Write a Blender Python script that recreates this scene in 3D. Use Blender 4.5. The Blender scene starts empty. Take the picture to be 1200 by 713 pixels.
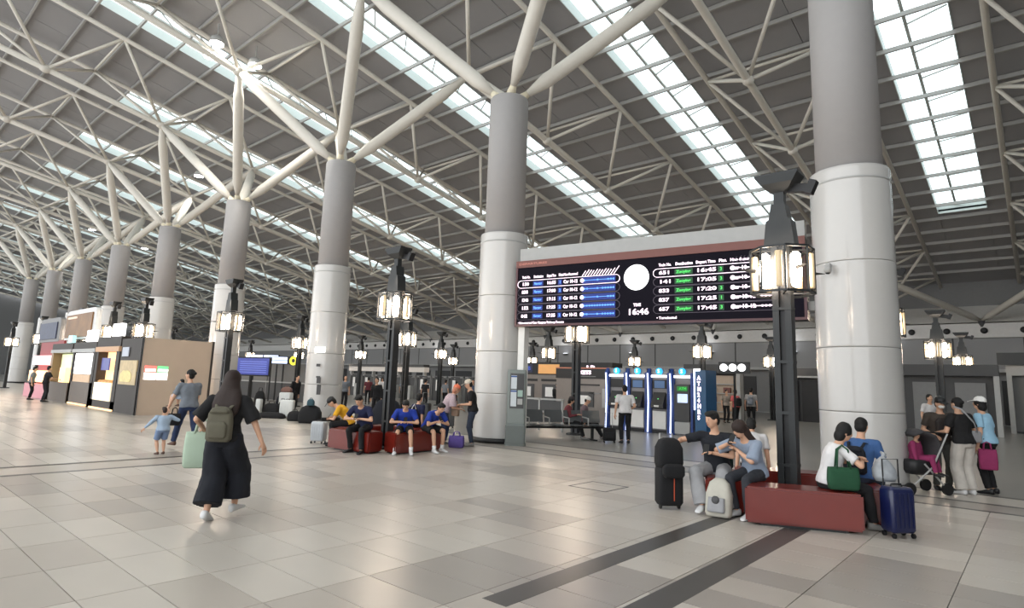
import bpy, bmesh, math, random
from mathutils import Vector, Matrix, noise
random.seed(7)
SC = bpy.context.scene
COL = SC.collection
PI = math.pi
# Concourse grid: u = metres along the column row (to the left of the view), v = metres into the hall.
def W(u, v, z=0.0): return Vector((-u, v, z))
FWD = 131.3                      # world angle of the direction the camera looks along

# ---------------------------------------------------------------- camera
az, pitch, roll = 0.84992, 0.15093, 0.034432
def old(d): return Vector((d[0]*math.sin(az) - d[1]*math.cos(az), d[0]*math.cos(az) + d[1]*math.sin(az), d[2]))
cF = old((0, math.cos(pitch), math.sin(pitch))); cR0 = old((1, 0, 0)); cU0 = old((0, -math.sin(pitch), math.cos(pitch)))
cR = cR0*math.cos(roll) + cU0*math.sin(roll); cU = cU0*math.cos(roll) - cR0*math.sin(roll)
cd = bpy.data.cameras.new('camera'); cam = bpy.data.objects.new('camera', cd); COL.objects.link(cam)
M = Matrix((cR, cU, -cF)).transposed().to_4x4(); M.translation = Vector((2.455, -12.485, 1.6))
cam.matrix_world = M
cd.sensor_width = 36; cd.lens = 36*700.55/1200; cd.shift_y = -14/1200; cd.clip_end = 400
SC.camera = cam

# ---------------------------------------------------------------- daylight and exposure
wd = bpy.data.worlds.new('sky'); SC.world = wd; wd.use_nodes = True
nt = wd.node_tree; nt.nodes.clear()
wo = nt.nodes.new('ShaderNodeOutputWorld'); bg = nt.nodes.new('ShaderNodeBackground')
bg.inputs[0].default_value = (0.95, 0.98, 1.0, 1); bg.inputs[1].default_value = 2.6
nt.links.new(bg.outputs[0], wo.inputs[0])
SC.view_settings.view_transform = 'Standard'; SC.view_settings.look = 'None'
SC.view_settings.gamma = 1; SC.view_settings.use_curve_mapping = False
SC.view_settings.exposure = 0.03

# ---------------------------------------------------------------- materials
def lin(c):
    return tuple(((x/255)/12.92 if x/255 <= .04045 else ((x/255+.055)/1.055)**2.4) for x in c)
MATS = {}
def mat(name, rgb, rough=.6, metal=0, emit=0, var=.08, scale=6, bump=0, coat=0, ecol=None):
    if name in MATS: return MATS[name]
    m = bpy.data.materials.new(name); m.use_nodes = True; n = m.node_tree; b = n.nodes['Principled BSDF']
    c = lin(rgb)
    if var:
        tc = n.nodes.new('ShaderNodeTexCoord'); nz = n.nodes.new('ShaderNodeTexNoise'); nz.inputs['Scale'].default_value = scale
        nz.inputs['Detail'].default_value = 3
        rp = n.nodes.new('ShaderNodeMix'); rp.data_type = 'RGBA'
        rp.inputs[6].default_value = (*[x*(1-var) for x in c], 1); rp.inputs[7].default_value = (*[min(1, x*(1+var)) for x in c], 1)
        n.links.new(tc.outputs['Object'], nz.inputs['Vector']); n.links.new(nz.outputs[0], rp.inputs[0]); n.links.new(rp.outputs[2], b.inputs['Base Color'])
        if bump:
            bp = n.nodes.new('ShaderNodeBump'); bp.inputs['Strength'].default_value = bump; bp.inputs['Distance'].default_value = .02
            n.links.new(nz.outputs[0], bp.inputs['Height']); n.links.new(bp.outputs[0], b.inputs['Normal'])
    else: b.inputs['Base Color'].default_value = (*c, 1)
    b.inputs['Roughness'].default_value = rough; b.inputs['Metallic'].default_value = metal
    if coat: b.inputs['Coat Weight'].default_value = coat; b.inputs['Coat Roughness'].default_value = .08
    if emit:
        b.inputs['Emission Color'].default_value = (*lin(ecol or rgb), 1); b.inputs['Emission Strength'].default_value = emit
    MATS[name] = m
    return m
def glassmat(name, rgb, op=.25, rough=.1):
    if name in MATS: return MATS[name]
    m = bpy.data.materials.new(name); m.use_nodes = True; n = m.node_tree; n.nodes.clear()
    o = n.nodes.new('ShaderNodeOutputMaterial'); mx = n.nodes.new('ShaderNodeMixShader')
    t = n.nodes.new('ShaderNodeBsdfTransparent'); g = n.nodes.new('ShaderNodeBsdfGlossy')
    t.inputs[0].default_value = (*lin(rgb), 1); g.inputs['Roughness'].default_value = rough
    mx.inputs[0].default_value = op; n.links.new(t.outputs[0], mx.inputs[1]); n.links.new(g.outputs[0], mx.inputs[2]); n.links.new(mx.outputs[0], o.inputs[0])
    MATS[name] = m
    return m

m_steel = mat('white_painted_steel', (214, 209, 199), .5, var=.04)
m_deck = mat('roof_deck_grey', (150, 149, 150), .7, var=.06, scale=.8)
m_purlin = mat('purlin_grey', (168, 167, 164), .6)
m_dark = mat('dark_metal', (44, 46, 47), .45, .3, var=.15)
m_clad = mat('column_cladding', (194, 192, 189), .2, var=.02, coat=.4)
m_shaft = mat('column_grey_paint', (160, 157, 156), .6, var=.03)
m_cream = mat('cream_casting', (226, 216, 190), .5)
m_black = mat('black_plastic', (22, 22, 24), .5, var=.2)
m_screen = mat('screen_black', (10, 9, 16), .55, var=0, emit=.25, ecol=(30, 22, 40))
m_screen.node_tree.nodes['Principled BSDF'].inputs['Specular IOR Level'].default_value = .08
m_red = mat('red_brown_band', (120, 72, 64), .5)
m_white = mat('white_plastic', (225, 225, 222), .4)
m_grey = mat('mid_grey', (120, 120, 120), .5)
m_lgrey = mat('light_grey', (170, 170, 168), .5)
m_dgrey = mat('dark_grey', (72, 72, 73), .6)
m_wallg = mat('wall_grey', (112, 111, 109), .6, scale=1)
m_bench = mat('red_bench_lacquer', (108, 30, 21), .3, var=.1, coat=.3)
m_lampon = mat('lamp_tube_lit', (255, 236, 218), .4, var=0, emit=55)
m_frostglow = mat('lamp_tube_frosted', (215, 192, 155), .4, var=0, emit=.3)  # unlit frosted tubes; a faint lantern glow is put into them
m_flood = mat('floodlight_lens', (255, 255, 250), .4, var=0, emit=30)
m_glass = glassmat('lantern_glass', (240, 238, 232), .05, .05)
m_sky = glassmat('skylight_glass', (235, 245, 245), .06, .3)
m_lit = mat('lit_white', (255, 255, 255), .5, var=0, emit=2.2)
m_tw = mat('screen_text_white', (255, 232, 246), .5, var=0, emit=1.5)
m_tg = mat('screen_text_green', (70, 200, 90), .5, var=0, emit=.9)
m_tb = mat('screen_text_blue', (90, 150, 245), .5, var=0, emit=1.0)
m_bb = mat('screen_blue_field', (6, 34, 110), .5, var=0, emit=.7)
m_gb = mat('screen_green_field', (10, 66, 30), .5, var=0, emit=.5)
m_gl = mat('screen_line_grey', (80, 72, 84), .5, var=0, emit=.4)

# ---------------------------------------------------------------- mesh helpers
class MB:
    def __init__(s): s.v = []; s.f = []; s.m = []; s.k = 0
    def add(s, vs, fs):
        n = len(s.v); s.v += [Vector(p) for p in vs]; s.f += [tuple(i+n for i in q) for q in fs]; s.m += [s.k]*len(fs); return s
    def box(s, x0, x1, y0, y1, z0, z1):
        return s.add([(x0,y0,z0),(x1,y0,z0),(x1,y1,z0),(x0,y1,z0),(x0,y0,z1),(x1,y0,z1),(x1,y1,z1),(x0,y1,z1)],
                     [(0,3,2,1),(4,5,6,7),(0,1,5,4),(1,2,6,5),(2,3,7,6),(3,0,4,7)])
    def obox(s, p0, p1, w, h, up=(0,0,1)):
        p0 = Vector(p0); p1 = Vector(p1); d = (p1-p0).normalized(); a = d.cross(Vector(up))
        if a.length < 1e-4: a = d.cross(Vector((1,0,0)))
        a.normalize(); b = a.cross(d)
        vs = [p + a*(w/2)*i + b*(h/2)*j for p in (p0, p1) for i, j in ((-1,-1),(1,-1),(1,1),(-1,1))]
        return s.add(vs, [(0,1,2,3),(7,6,5,4),(0,4,5,1),(1,5,6,2),(2,6,7,3),(3,7,4,0)])
    def rings(s, rs, caps=True, close=True):
        n = len(rs[0]); vs = [p for r in rs for p in r]; fs = []
        for i in range(len(rs)-1):
            for j in range(n if close else n-1):
                k = (j+1) % n; fs.append((i*n+j, i*n+k, (i+1)*n+k, (i+1)*n+j))
        if caps: fs.append(tuple(range(n-1, -1, -1))); fs.append(tuple((len(rs)-1)*n+j for j in range(n)))
        return s.add(vs, fs)
    def path(s, pts, rad, n=8, flat=1.0, side=None):
        pts = [Vector(p) for p in pts]; rs = []
        if not isinstance(rad, (list, tuple)): rad = [rad]*len(pts)
        a = None
        for i, p in enumerate(pts):
            d = (pts[min(i+1, len(pts)-1)] - pts[max(i-1, 0)]).normalized()
            if a is None:
                a = Vector(side) if side else d.cross(Vector((0,0,1)))
                if a.length < 1e-3: a = Vector((1,0,0))
            a = (a - d*a.dot(d)).normalized(); b = d.cross(a)
            rs.append([p + a*math.cos(2*PI*j/n)*rad[i] + b*math.sin(2*PI*j/n)*rad[i]*flat for j in range(n)])
        return s.rings(rs)
    def tube(s, p0, p1, r0, r1=None, n=8): return s.path([p0, p1], [r0, r0 if r1 is None else r1], n)
    def lathe(s, prof, n=24, c=(0,0,0)):
        return s.rings([[(c[0]+r*math.cos(2*PI*j/n), c[1]+r*math.sin(2*PI*j/n), c[2]+z) for j in range(n)] for r, z in prof])
    def ell(s, c, r, n=12, m=8, R=None):
        c = Vector(c); rs = []
        if not isinstance(r, (list, tuple)): r = (r, r, r)
        for i in range(1, m):
            t = PI*i/m; ring = []
            for j in range(n):
                q = Vector((r[0]*math.sin(t)*math.cos(2*PI*j/n), r[1]*math.sin(t)*math.sin(2*PI*j/n), -r[2]*math.cos(t)))
                ring.append(c + (R @ q if R else q))
            rs.append(ring)
        return s.rings(rs)
    def cap(s, p0, p1, r0, r1, n=12):
        s.tube(p0, p1, r0, r1, n); s.ell(p0, r0, n, 6); s.ell(p1, r1, n, 6); return s
    def soft(s, w, d, prof, n=24, e=.55, c=(0,0,0), sh=None):
        # prof: (z, scale_w, scale_d) rounded-rectangle sections
        rs = []
        for q in prof:
            z, a, b = q[:3]; oy = q[3] if len(q) > 3 else 0; ring = []
            for j in range(n):
                t = 2*PI*j/n; cx, sy = math.cos(t), math.sin(t)
                ring.append((c[0] + w/2*a*math.copysign(abs(cx)**e, cx), c[1] + oy + d/2*b*math.copysign(abs(sy)**e, sy), c[2] + z))
            rs.append(ring)
        return s.rings(rs)
    def mesh(s, name, mats, smooth=False, bevel=0):
        me = bpy.data.meshes.new(name); me.from_pydata([tuple(p) for p in s.v], [], s.f)
        for m in (mats if isinstance(mats, (list, tuple)) else [mats]): me.materials.append(m)
        me.polygons.foreach_set('material_index', s.m); 
        if bevel or True:
            bm = bmesh.new(); bm.from_mesh(me)
            bmesh.ops.recalc_face_normals(bm, faces=bm.faces)
            if bevel: bmesh.ops.bevel(bm, geom=list(bm.edges), offset=bevel, segments=2, affect='EDGES', clamp_overlap=True)
            bm.to_mesh(me); bm.free()
        if smooth: me.polygons.foreach_set('use_smooth', [True]*len(me.polygons))
        me.update(); return me
    def build(s, name, mats, parent=None, smooth=False, loc=(0,0,0), rz=0, bevel=0):
        o = bpy.data.objects.new(name, s.mesh(name, mats, smooth, bevel)); COL.objects.link(o)
        o.location = loc; o.rotation_euler = (0, 0, rz)
        if parent: o.parent = parent
        return o
def B(*a): return MB().box(*a)
def inst(name, me, parent=None, loc=(0,0,0)):
    o = bpy.data.objects.new(name, me); COL.objects.link(o); o.location = loc
    if parent: o.parent = parent
    return o
def tag(o, label, cat, group=None, kind=None):
    if label: o['label'] = label
    if cat: o['category'] = cat
    if group: o['group'] = group
    if kind: o['kind'] = kind
    return o
def thing(name, label, cat, loc=(0,0,0), rz=0, group=None):
    o = bpy.data.objects.new(name, None); COL.objects.link(o); o.location = loc; o.rotation_euler = (0,0,rz)
    o.empty_display_size = .2
    return tag(o, label, cat, group)
def struct(o): o['kind'] = 'structure'; return o
def emptys(name):
    o = bpy.data.objects.new(name, None); COL.objects.link(o); return struct(o)
def dup(root, loc, rz=None, label=None):
    r = root.copy(); COL.objects.link(r); r.location = loc
    if rz is not None: r.rotation_euler = (0,0,rz)
    if label: r['label'] = label
    for ch in root.children:
        c = ch.copy(); COL.objects.link(c); c.parent = r
        for g in ch.children:
            d = g.copy(); COL.objects.link(d); d.parent = c
    return r
TMP = bpy.data.scenes.new('workbench')
def evalmesh(o):
    TMP.collection.objects.link(o); vl = TMP.view_layers[0]; vl.update(); me = bpy.data.meshes.new_from_object(o.evaluated_get(vl.depsgraph)); TMP.collection.objects.unlink(o)
    bpy.data.objects.remove(o); return me
def text(s, size, m, parent, x, z, y=-.01, width=None, name='lettering', align='LEFT', rx=PI/2, rz=0, ext=.002, sx=None, bold=0):
    cu = bpy.data.curves.new(name, 'FONT'); cu.body = s; cu.size = size; cu.extrude = ext; cu.align_x = align; cu.align_y = 'CENTER'; cu.resolution_u = 2
    cu.offset = bold
    t = bpy.data.objects.new(name, cu); me = evalmesh(t); bpy.data.curves.remove(cu)
    me.materials.clear(); me.materials.append(m)
    if width and len(me.vertices):
        xs = [v.co.x for v in me.vertices]; w = max(xs)-min(xs); k = width/max(w, 1e-4)
        for v in me.vertices: v.co.x *= k
    o = bpy.data.objects.new(name, me); COL.objects.link(o); o.parent = parent; o.location = (x, y, z); o.rotation_euler = (rx, 0, rz)
    return o

# ================================================================ STRUCTURE
S = 8.875
SL = .19
def rz_(v, z0): return z0 - SL*v
# ---- floor: base, tiles, bands
floor = emptys('floor')
m_tiles = [mat('floor_tile_'+n, c, .3, var=.05, scale=2.5, bump=.0) for n, c in
           (('pale', (192, 184, 174)), ('beige', (186, 178, 168)), ('warm', (177, 168, 158)), ('grey', (157, 149, 141)))]
m_grout = mat('floor_grout', (118, 113, 107), .5)
m_fdark = mat('floor_dark_stone', (74, 71, 68), .35)
m_fback = mat('floor_back_stone', (136, 133, 128), .28, scale=.6)
B(-142, 22, -34, 40, -.3, -.012).build('floor_base', m_grout, floor)
B(-142, 22, .6, 37, -.02, 0).build('back_paving', m_fback, floor)
TU, TV = .9, .45
tl = []
def tmat(u, v):
    n = noise.noise(Vector((u*.4, v*.7, 3.1))) + .22*(random.random()-.5)
    if n > .27: return 3
    if n > .05: return 2
    return 1 if random.random() < .4 else 0
tmesh = [B(-TU/2+.004, TU/2-.004, -TV/2+.004, TV/2-.004, -.012, 0).mesh('floor_tile', m) for m in m_tiles]
def band(u, v):   # dark strips are laid instead of tiles
    return 9.0 < u < 10.05 or (-1.2 < v < -.3 and u < 9.0)
campos = Vector((2.455, -12.485, 1.6))
for i in range(-10, 40):
    for j in range(-44, 2):
        u = (i+.5)*TU + (j % 2)*0; v = -.3 + (j+.5)*TV
        if v > -.3: continue
        if band(u, v): continue
        p = W(u, v); tl.append(((p-campos).length, i, j, u, v))
def inview(p, mx=40):
    d = p - campos; z = d.dot(cF)
    if z < .3: return False
    x = 600 + 700.5*d.dot(cR)/z; y = 342.5 - 700.5*d.dot(cU)/z
    return -mx < x < 1200+mx and -mx < y < 713+mx
tl.sort(); near = [t for t in tl if inview(W(t[3], t[4]))]
sel = set((t[1], t[2]) for t in near[:290])
far = MB()
for d, i, j, u, v in tl:
    k = tmat(u, v)
    if (i, j) in sel: inst('floor_tile', tmesh[k], floor, W(u, v))
    else:
        far.k = k; far.box(-u-TU/2+.004, -u+TU/2-.004, v-TV/2+.004, v+TV/2-.004, -.012, 0)
# large far-left field and front beyond tiles
far.k = 0
for u0 in range(36, 96, 3):
    for v0 in range(-30, 1, 3):
        if v0 < 0: far.box(-u0-2.99, -u0-.01, v0+.01, v0+2.69 if v0 == -3 else v0+2.99, -.012, 0)
o = far.build('floor_tile', m_tiles, floor); o['kind'] = 'stuff'
B(-9.12, 10, -.42, -.30, -.012, .001).build('dark_strip', m_fdark, floor)
B(-9.12, 10, -1.2, -1.1, -.012, .001).build('dark_strip', m_fdark, floor)
B(-9.12, 10, -1.1, -.42, -.012, 0).build('strip_paving', m_tiles[3], floor)
B(-10.05, -9.95, -34, -.3, -.012, .001).build('dark_strip', m_fdark, floor)
B(-9.12, -9.0, -34, -.3, -.012, .001).build('dark_strip', m_fdark, floor)
B(-9.95, -9.12, -34, -.3, -.012, 0).build('strip_paving', m_tiles[2], floor)
B(-60, 10, -.3, .6, -.012, .0).build('strip_paving', m_tiles[1], floor)
B(-60, 10, .6, .75, -.012, .002).build('dark_strip', m_fdark, floor)
for a, b in ((.56, .80), (-.30, -.04)):
    B(-b, -a, -9, -3.5, -.01, .0015).build('dark_strip', m_fdark, floor)
mh = MB(); 
for x0, x1, y0, y1 in ((-.35,.35,-.35,-.33), (-.35,.35,.33,.35), (-.35,-.33,-.33,.33), (.33,.35,-.33,.33)): mh.box(x0,x1,y0,y1,0,.003)
mh.build('inspection_cover_rim', m_dgrey, floor, loc=W(3.0, -4.0, .0))

# ---- ceiling deck
ceil = emptys('ceiling')
U0, U1, V0, V1 = -20.0, 142.0, -24.2, 37.0
PZ = 16.3
rows = [8.23 + 1.65*i for i in range(-20, 18)]
def slab(mb, u0, u1, v0, v1, z0, t):
    a, b = -u1, -u0
    mb.add([(a,v0,rz_(v0,z0)),(b,v0,rz_(v0,z0)),(b,v1,rz_(v1,z0)),(a,v1,rz_(v1,z0)),(a,v0,rz_(v0,z0+t)),(b,v0,rz_(v0,z0+t)),(b,v1,rz_(v1,z0+t)),(a,v1,rz_(v1,z0+t))],
           [(0,3,2,1),(4,5,6,7),(0,1,5,4),(1,2,6,5),(2,3,7,6),(3,0,4,7)])
for r in rows[:37]:
    mb = MB(); mb.box(-U1, -U0, -.04, .04, -.16, 0); mb.build('purlin', m_purlin, ceil, loc=(0, r, rz_(r, PZ)+.02))
PW = (S-2.1)/3
cells = []
for k in range(-2, 16):
    for q in range(3):
        u = k*S + .95 + PW*(q+.5)
        for i, r in enumerate(rows[:37]):
            cells.append((u, r+.825, PW))
    for i, r in enumerate(rows[:37]):
        if r > 25.5 or (k >= 4 and r < -3.4): cells.append((k*S-.1, r+.825, 2.1))
pm = {}
for w in (PW, 2.1):
    mb = MB(); x = w/2-.012; y = .825-.03
    mb.add([(-x,-y,SL*y),(x,-y,SL*y),(x,y,-SL*y),(-x,y,-SL*y),(-x,-y,SL*y+.06),(x,-y,SL*y+.06),(x,y,-SL*y+.06),(-x,y,-SL*y+.06)],
           [(0,3,2,1),(4,5,6,7),(0,1,5,4),(1,2,6,5),(2,3,7,6),(3,0,4,7)])
    pm[w] = mb.mesh('roof_panel', m_deck)
cells = [c for c in cells if U0 < c[0] < U1]
vis = sorted(((W(c[0], c[1], rz_(c[1], PZ))-campos).length, c) for c in cells if inview(W(c[0], c[1], rz_(c[1], PZ)), 60))
selp = set(c for _, c in vis[:295]); rest = MB()
for c in cells:
    z = rz_(c[1], PZ)+.04
    if c in selp: inst('roof_panel', pm[c[2]], ceil, W(c[0], c[1], z))
    else: slab(rest, c[0]-c[2]/2+.012, c[0]+c[2]/2-.012, c[1]-.795, c[1]+.795, PZ+.04, .06)
o = rest.build('roof_panel', m_deck, ceil); o['kind'] = 'stuff'
top = MB()
for k in range(-2, 16):
    slab(top, k*S+.95, (k+1)*S-1.15, V0, V1+1, PZ+.12, .1)
    slab(top, k*S-1.15, k*S+.95, 25.9, V1+1, PZ+.12, .1)
    if k >= 4: slab(top, k*S-1.15, k*S+.95, V0, -3.32, PZ+.12, .1)
top.build('outer_deck', m_deck, ceil)
# ---- skylights
m_curb = mat('skylight_curb', (206, 214, 212), .6, var=.03)
m_bar = mat('skylight_bar', (178, 180, 176), .6)
win_n = 0
skm = {}
def skymeshes(a):
    mb = MB(); b = 25.9
    for x in (-1.05, 1.03):
        mb.add([(x,a,rz_(a,PZ)),(x+.03,a,rz_(a,PZ)),(x+.03,b,rz_(b,PZ)),(x,b,rz_(b,PZ)),(x,a,rz_(a,PZ+.45)),(x+.03,a,rz_(a,PZ+.45)),(x+.03,b,rz_(b,PZ+.45)),(x,b,rz_(b,PZ+.45))],
           [(0,3,2,1),(4,5,6,7),(0,1,5,4),(1,2,6,5),(2,3,7,6),(3,0,4,7)])
    for y in (a, b): mb.box(-1.05, 1.05, y, y+.05, rz_(y,PZ), rz_(y,PZ+.45))
    curb = mb.mesh('curb', m_curb)
    mb = MB(); mb.obox((-.25, a, rz_(a,PZ+.43)), (-.25, b, rz_(b,PZ+.43)), .1, .08); bar = mb.mesh('glazing_bar', m_bar)
    return curb, bar
brm = MB().obox((1.0, .3, -SL*.3), (-.25, 1.2, .4-SL*1.2), .045, .045).mesh('brace', m_bar)
cyb = MB().box(-.04, .04, 0, 1.65, -.04, .04).mesh('cell_bar', m_bar)
mb = MB(); y0, y1 = -.79, .79
mb.add([(-1.02,y0,-SL*y0),(1.02,y0,-SL*y0),(1.02,y1,-SL*y1),(-1.02,y1,-SL*y1)], [(0,1,2,3)])
pane = mb.mesh('pane', m_sky)
for k in range(-1, 16):
    win_n += 1
    sk = emptys('window_%d' % win_n); sk['label'] = 'long strip skylight in the sloping roof'
    sk.location = W(k*S-.1, 0, 0); a = V0 if k < 4 else -3.32
    if a not in skm: skm[a] = skymeshes(a)
    inst('curb', skm[a][0], sk); inst('glazing_bar', skm[a][1], sk)
    for r in rows:
        if r < 25.2 and r > a-.1:
            inst('pane', pane, sk, (0, r+.825, rz_(r+.825, PZ+.44))); inst('brace', brm, sk, (0, r, rz_(r, PZ+.02)))

# ---- far wall v=37
VW = 37.0
wf = emptys('wall_far')
B(-U1, -U0, VW+.3, VW+.5, 0, 9.6).build('back_plaster', m_grey, wf)
wm = MB(); wm.add([(-U1,VW-.9,6.5),(-U0,VW-.9,6.5),(-U0,VW+.3,7.7),(-U1,VW+.3,7.7),(-U1,VW+.3,6.5),(-U0,VW+.3,6.5)], [(0,1,2,3),(0,4,5,1),(0,3,4),(1,5,2),(3,2,5,4)])
wm.build('sloping_ledge', mat('ledge', (218,216,211), .5), wf)
B(-U1, -U0, VW-.9, VW+.3, 5.5, 6.42).build('duct_band', mat('duct_band', (214,212,208), .5), wf)
B(-U1, -U0, VW-.6, VW+.3, 3.5, 5.5).build('mezzanine_fascia', mat('fascia', (140,140,140), .5, scale=.5), wf)
B(-U1, -U0, VW-.7, VW+.3, 3.3, 3.5).build('fascia_edge', m_lgrey, wf)
nz = MB(); nz.lathe([(.17,0),(.2,.05),(.17,.14),(.05,.14)], 14); nzm = nz.mesh('air_nozzle', m_black, True)
for i in range(46):
    o = inst('air_nozzle', nzm, wf, W(-4+1.95*i, VW-.9, 5.94)); o.rotation_euler = (PI/2, 0, 0)
for i in range(24):
    B(-.05, .05, -.02, .02, 0, 2.0).build('fascia_joint', m_dgrey, wf, loc=W(-2+3.6*i, VW-.6, 3.5))
m_spot = mat('wall_spot', (235, 238, 245), .5, var=0, emit=3)
for i, u in enumerate((5.1, 11.5, 18.1, 25.5, 33, 42, 52)):
    s = thing('wall_lamp', 'round up-lighter on the far wall fascia, %s' % ['behind the right column','right of the nearest lamp post','right of the cash machines','above the cash machines','above the ticket wall','left of the big middle column','far left'][i], 'lamp', W(u, VW-.72, 4.6))
    MB().lathe([(.16,-.08),(.28,.0),(.28,.1)], 14).build('bowl', m_grey, s, True); MB().lathe([(.24,.1),(.24,.13)], 14).build('lens', m_spot, s)
    wl = bpy.data.lights.new('wall_glow','POINT'); wl.energy = 14; wl.color = (.93,.95,1); wl.shadow_soft_size = .25; wo_ = bpy.data.objects.new('wall_glow', wl); COL.objects.link(wo_); wo_.parent = s; wo_.location = (0,-.9,.9)
# black panels standing for the shade in openings under the mezzanine
for i in range(24):
    B(-1.3, 1.3, -.05, .05, 0, 2.8).build('opening_shade', m_black, wf, loc=W(-2+3.6*i, VW+.28, 0))
lw = emptys('wall_left'); B(-U1-.3, -U1, V0, VW, 0, 22).build('end_plaster', m_grey, lw)
rw = emptys('wall_right'); B(-U0, -U0+.3, V0, VW, 0, 22).build('end_plaster', m_grey, rw)

# ---- roof trusses
def ZB(v): return 13.8 - SL*v
def ZT(v): return 15.95 - SL*v
TW = 2.4
bn = [-22.5 + 5*j for j in range(12)]
tn = [-20.2 + 5*j for j in range(12)]; tn = [v for v in tn if v < 36]
tmeshes = {}
def tubeobj(name, p0, p1, r, parent, m=m_steel, n=8):
    p0 = Vector(p0); p1 = Vector(p1)
    me = MB().tube((0,0,0), p1-p0, r, n=n).mesh(name, m, True); return me, p0
protot = None
side_names = ['beyond the right edge above the big right column', 'between the big right column and the middle column', 'left of the middle column with the notice stand',
  'third from the right', 'fourth from the right', 'fifth from the right', 'sixth from the right', 'seventh from the right', 'eighth from the right', 'ninth from the right', 'tenth from the right']
side_names += ['eleventh from the right, far away', 'twelfth from the right, far away', 'thirteenth from the right, far away', 'fourteenth from the right, farthest']
for k in range(-1, 14):
    lab = 'white steel roof truss, ' + side_names[k+1]
    loc = W((k+.5)*S, 0, 0)
    if protot is None:
        protot = thing('roof_truss', lab, 'truss', loc, group=None)
        me, p = tubeobj('bottom_chord', (0, -23, ZB(-23)), (0, 36.2, ZB(36.2)), .13, protot, n=10); inst('bottom_chord', me, protot, p)
        for sx in (-1, 1):
            me, p = tubeobj('top_chord', (sx*TW, -23, ZT(-23)), (sx*TW, 36.6, ZT(36.6)), .11, protot); inst('top_chord', me, protot, p)
        up = {}
        for v in bn:
            for sx in (-1, 1):
                for w in tn:
                    dv = w - v
                    if -3 < dv < 3:
                        key = (sx, round(dv, 1))
                        if key not in up:
                            up[key] = MB().tube((0,0,0), (sx*TW, dv, ZT(dv)-ZB(0)), .075, n=8).mesh('web_member', m_steel, True)
                        inst('web_member', up[key], protot, (0, v, ZB(v)))
        tie = MB().tube((-TW,0,0), (TW,0,0), .06).mesh('cross_tie', m_steel, True)
        for w in tn: inst('cross_tie', tie, protot, (0, w, ZT(w)))
        cn = MB().ell((0,0,0), (.2,.26,.2), 10, 6).mesh('node_casting', m_steel, True)
        for v in bn: inst('node_casting', cn, protot, (0, v, ZB(v)))
        # bracket strut from the far wall is its own thing
    else: dup(protot, loc, label=lab)

# ---- columns
order = ['large white and grey column at the right behind the lamp post', 'white and grey column left of the departure board', 'third white and grey column from the right, beside the yellow shirt',
  'fourth column from the right, behind the tall lamp post', 'fifth column from the right, rising behind the brown kiosk wall', 'sixth column from the right, above the food kiosk', 'seventh column from the right, behind the billboard', 'eighth column from the right, dark and far', 'ninth column, farthest down the row at the left edge']
cmesh = {}
def column(k, lab):
    c = thing('column', lab, 'column', W(k*S, 0, 0))
    if not cmesh:
        cmesh['base'] = MB().lathe([(.70,0),(.70,.13)], 40).mesh('base_ring', m_black, True)
        for i, (z0, z1) in enumerate(((.13,1.30),(1.31,2.43),(2.44,3.98),(3.99,5.75))):
            cmesh['c%d' % i] = MB().lathe([(.677,z0),(.68,z0+.004),(.68,z0+.03),(.68,z0+.031),(.68,z1-.031),(.68,z1-.03),(.68,z1-.004),(.677,z1)], 48).mesh('cladding_drum', m_clad, True)
        cmesh['rim'] = MB().lathe([(.56,5.75),(.672,5.75),(.672,5.77),(.56,5.77)], 48).mesh('cladding_rim', m_clad, True)
        cmesh['band'] = MB().lathe([(.683,5.5),(.685,5.52),(.683,5.54)], 48).mesh('trim_band', m_lgrey, True)
        cmesh['shaft'] = MB().lathe([(.57,5.7),(.57,9.9),(.55,9.95)], 40).mesh('shaft', m_shaft, True)
        cmesh['cap'] = MB().lathe([(.55,9.95),(.4,10.0),(.2,10.05)], 32).mesh('shaft_cap', m_shaft, True)
        for i, (a, b) in enumerate(((1,1),(1,-1),(-1,1),(-1,-1))):
            e = Vector((a*.5*S, b*2.5, ZB(b*2.5))); st = Vector((a*.22, b*.2, 10.0)); d = (e-st); L = d.length; d.normalize()
            cmesh['a%d' % i] = MB().path([st+d*.3, st+d*.9, st+d*1.0, e-d*1.2, e-d*.1], [.10,.21,.22,.22,.10], 14).mesh('branch_arm', m_steel, True)
            mb = MB(); mb.cap(st-d*.05, st+d*.35, .16, .09, 12); cmesh['n%d' % i] = mb.mesh('arm_socket', m_cream, True)
    for key in cmesh:
        inst(cmesh[key].name.split('.')[0], cmesh[key], c)
    return c
for k in range(9): column(k, order[k])

# ---- struts from the far wall up to the trusses
wsn = ['right of the big right column', 'behind the departure board right half', 'behind the departure board left half', 'behind the middle column', 'left of the middle column', 'behind the twin lamp', 'behind the third column', 'between third and fourth columns', 'behind the fourth column']
stm = None
for i in range(9):
    u = i*S; t = thing('wall_strut', 'V-shaped roof strut on the far wall ledge, ' + wsn[i], 'strut', W(u, VW-.8, 6.6))
    if stm is None:
        stm = []
        for a in (-1, 1):
            e = Vector((a*.5*S, -8.7, ZB(27.5)-6.6)); d = e.normalized()
            stm.append(MB().path([d*.2, d*1.1, e-d*1.2, e], [.09,.2,.2,.09], 12).mesh('strut_arm', m_steel, True))
        mb = MB(); mb.path([(0,.7,-.9), (0,.1,-.6), (0,-.05,.0)], [.16,.14,.2], 10); stm.append(mb.mesh('bracket', m_dgrey, True))
    inst('strut_arm', stm[0], t); inst('strut_arm', stm[1], t); inst('bracket', stm[2], t)
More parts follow.
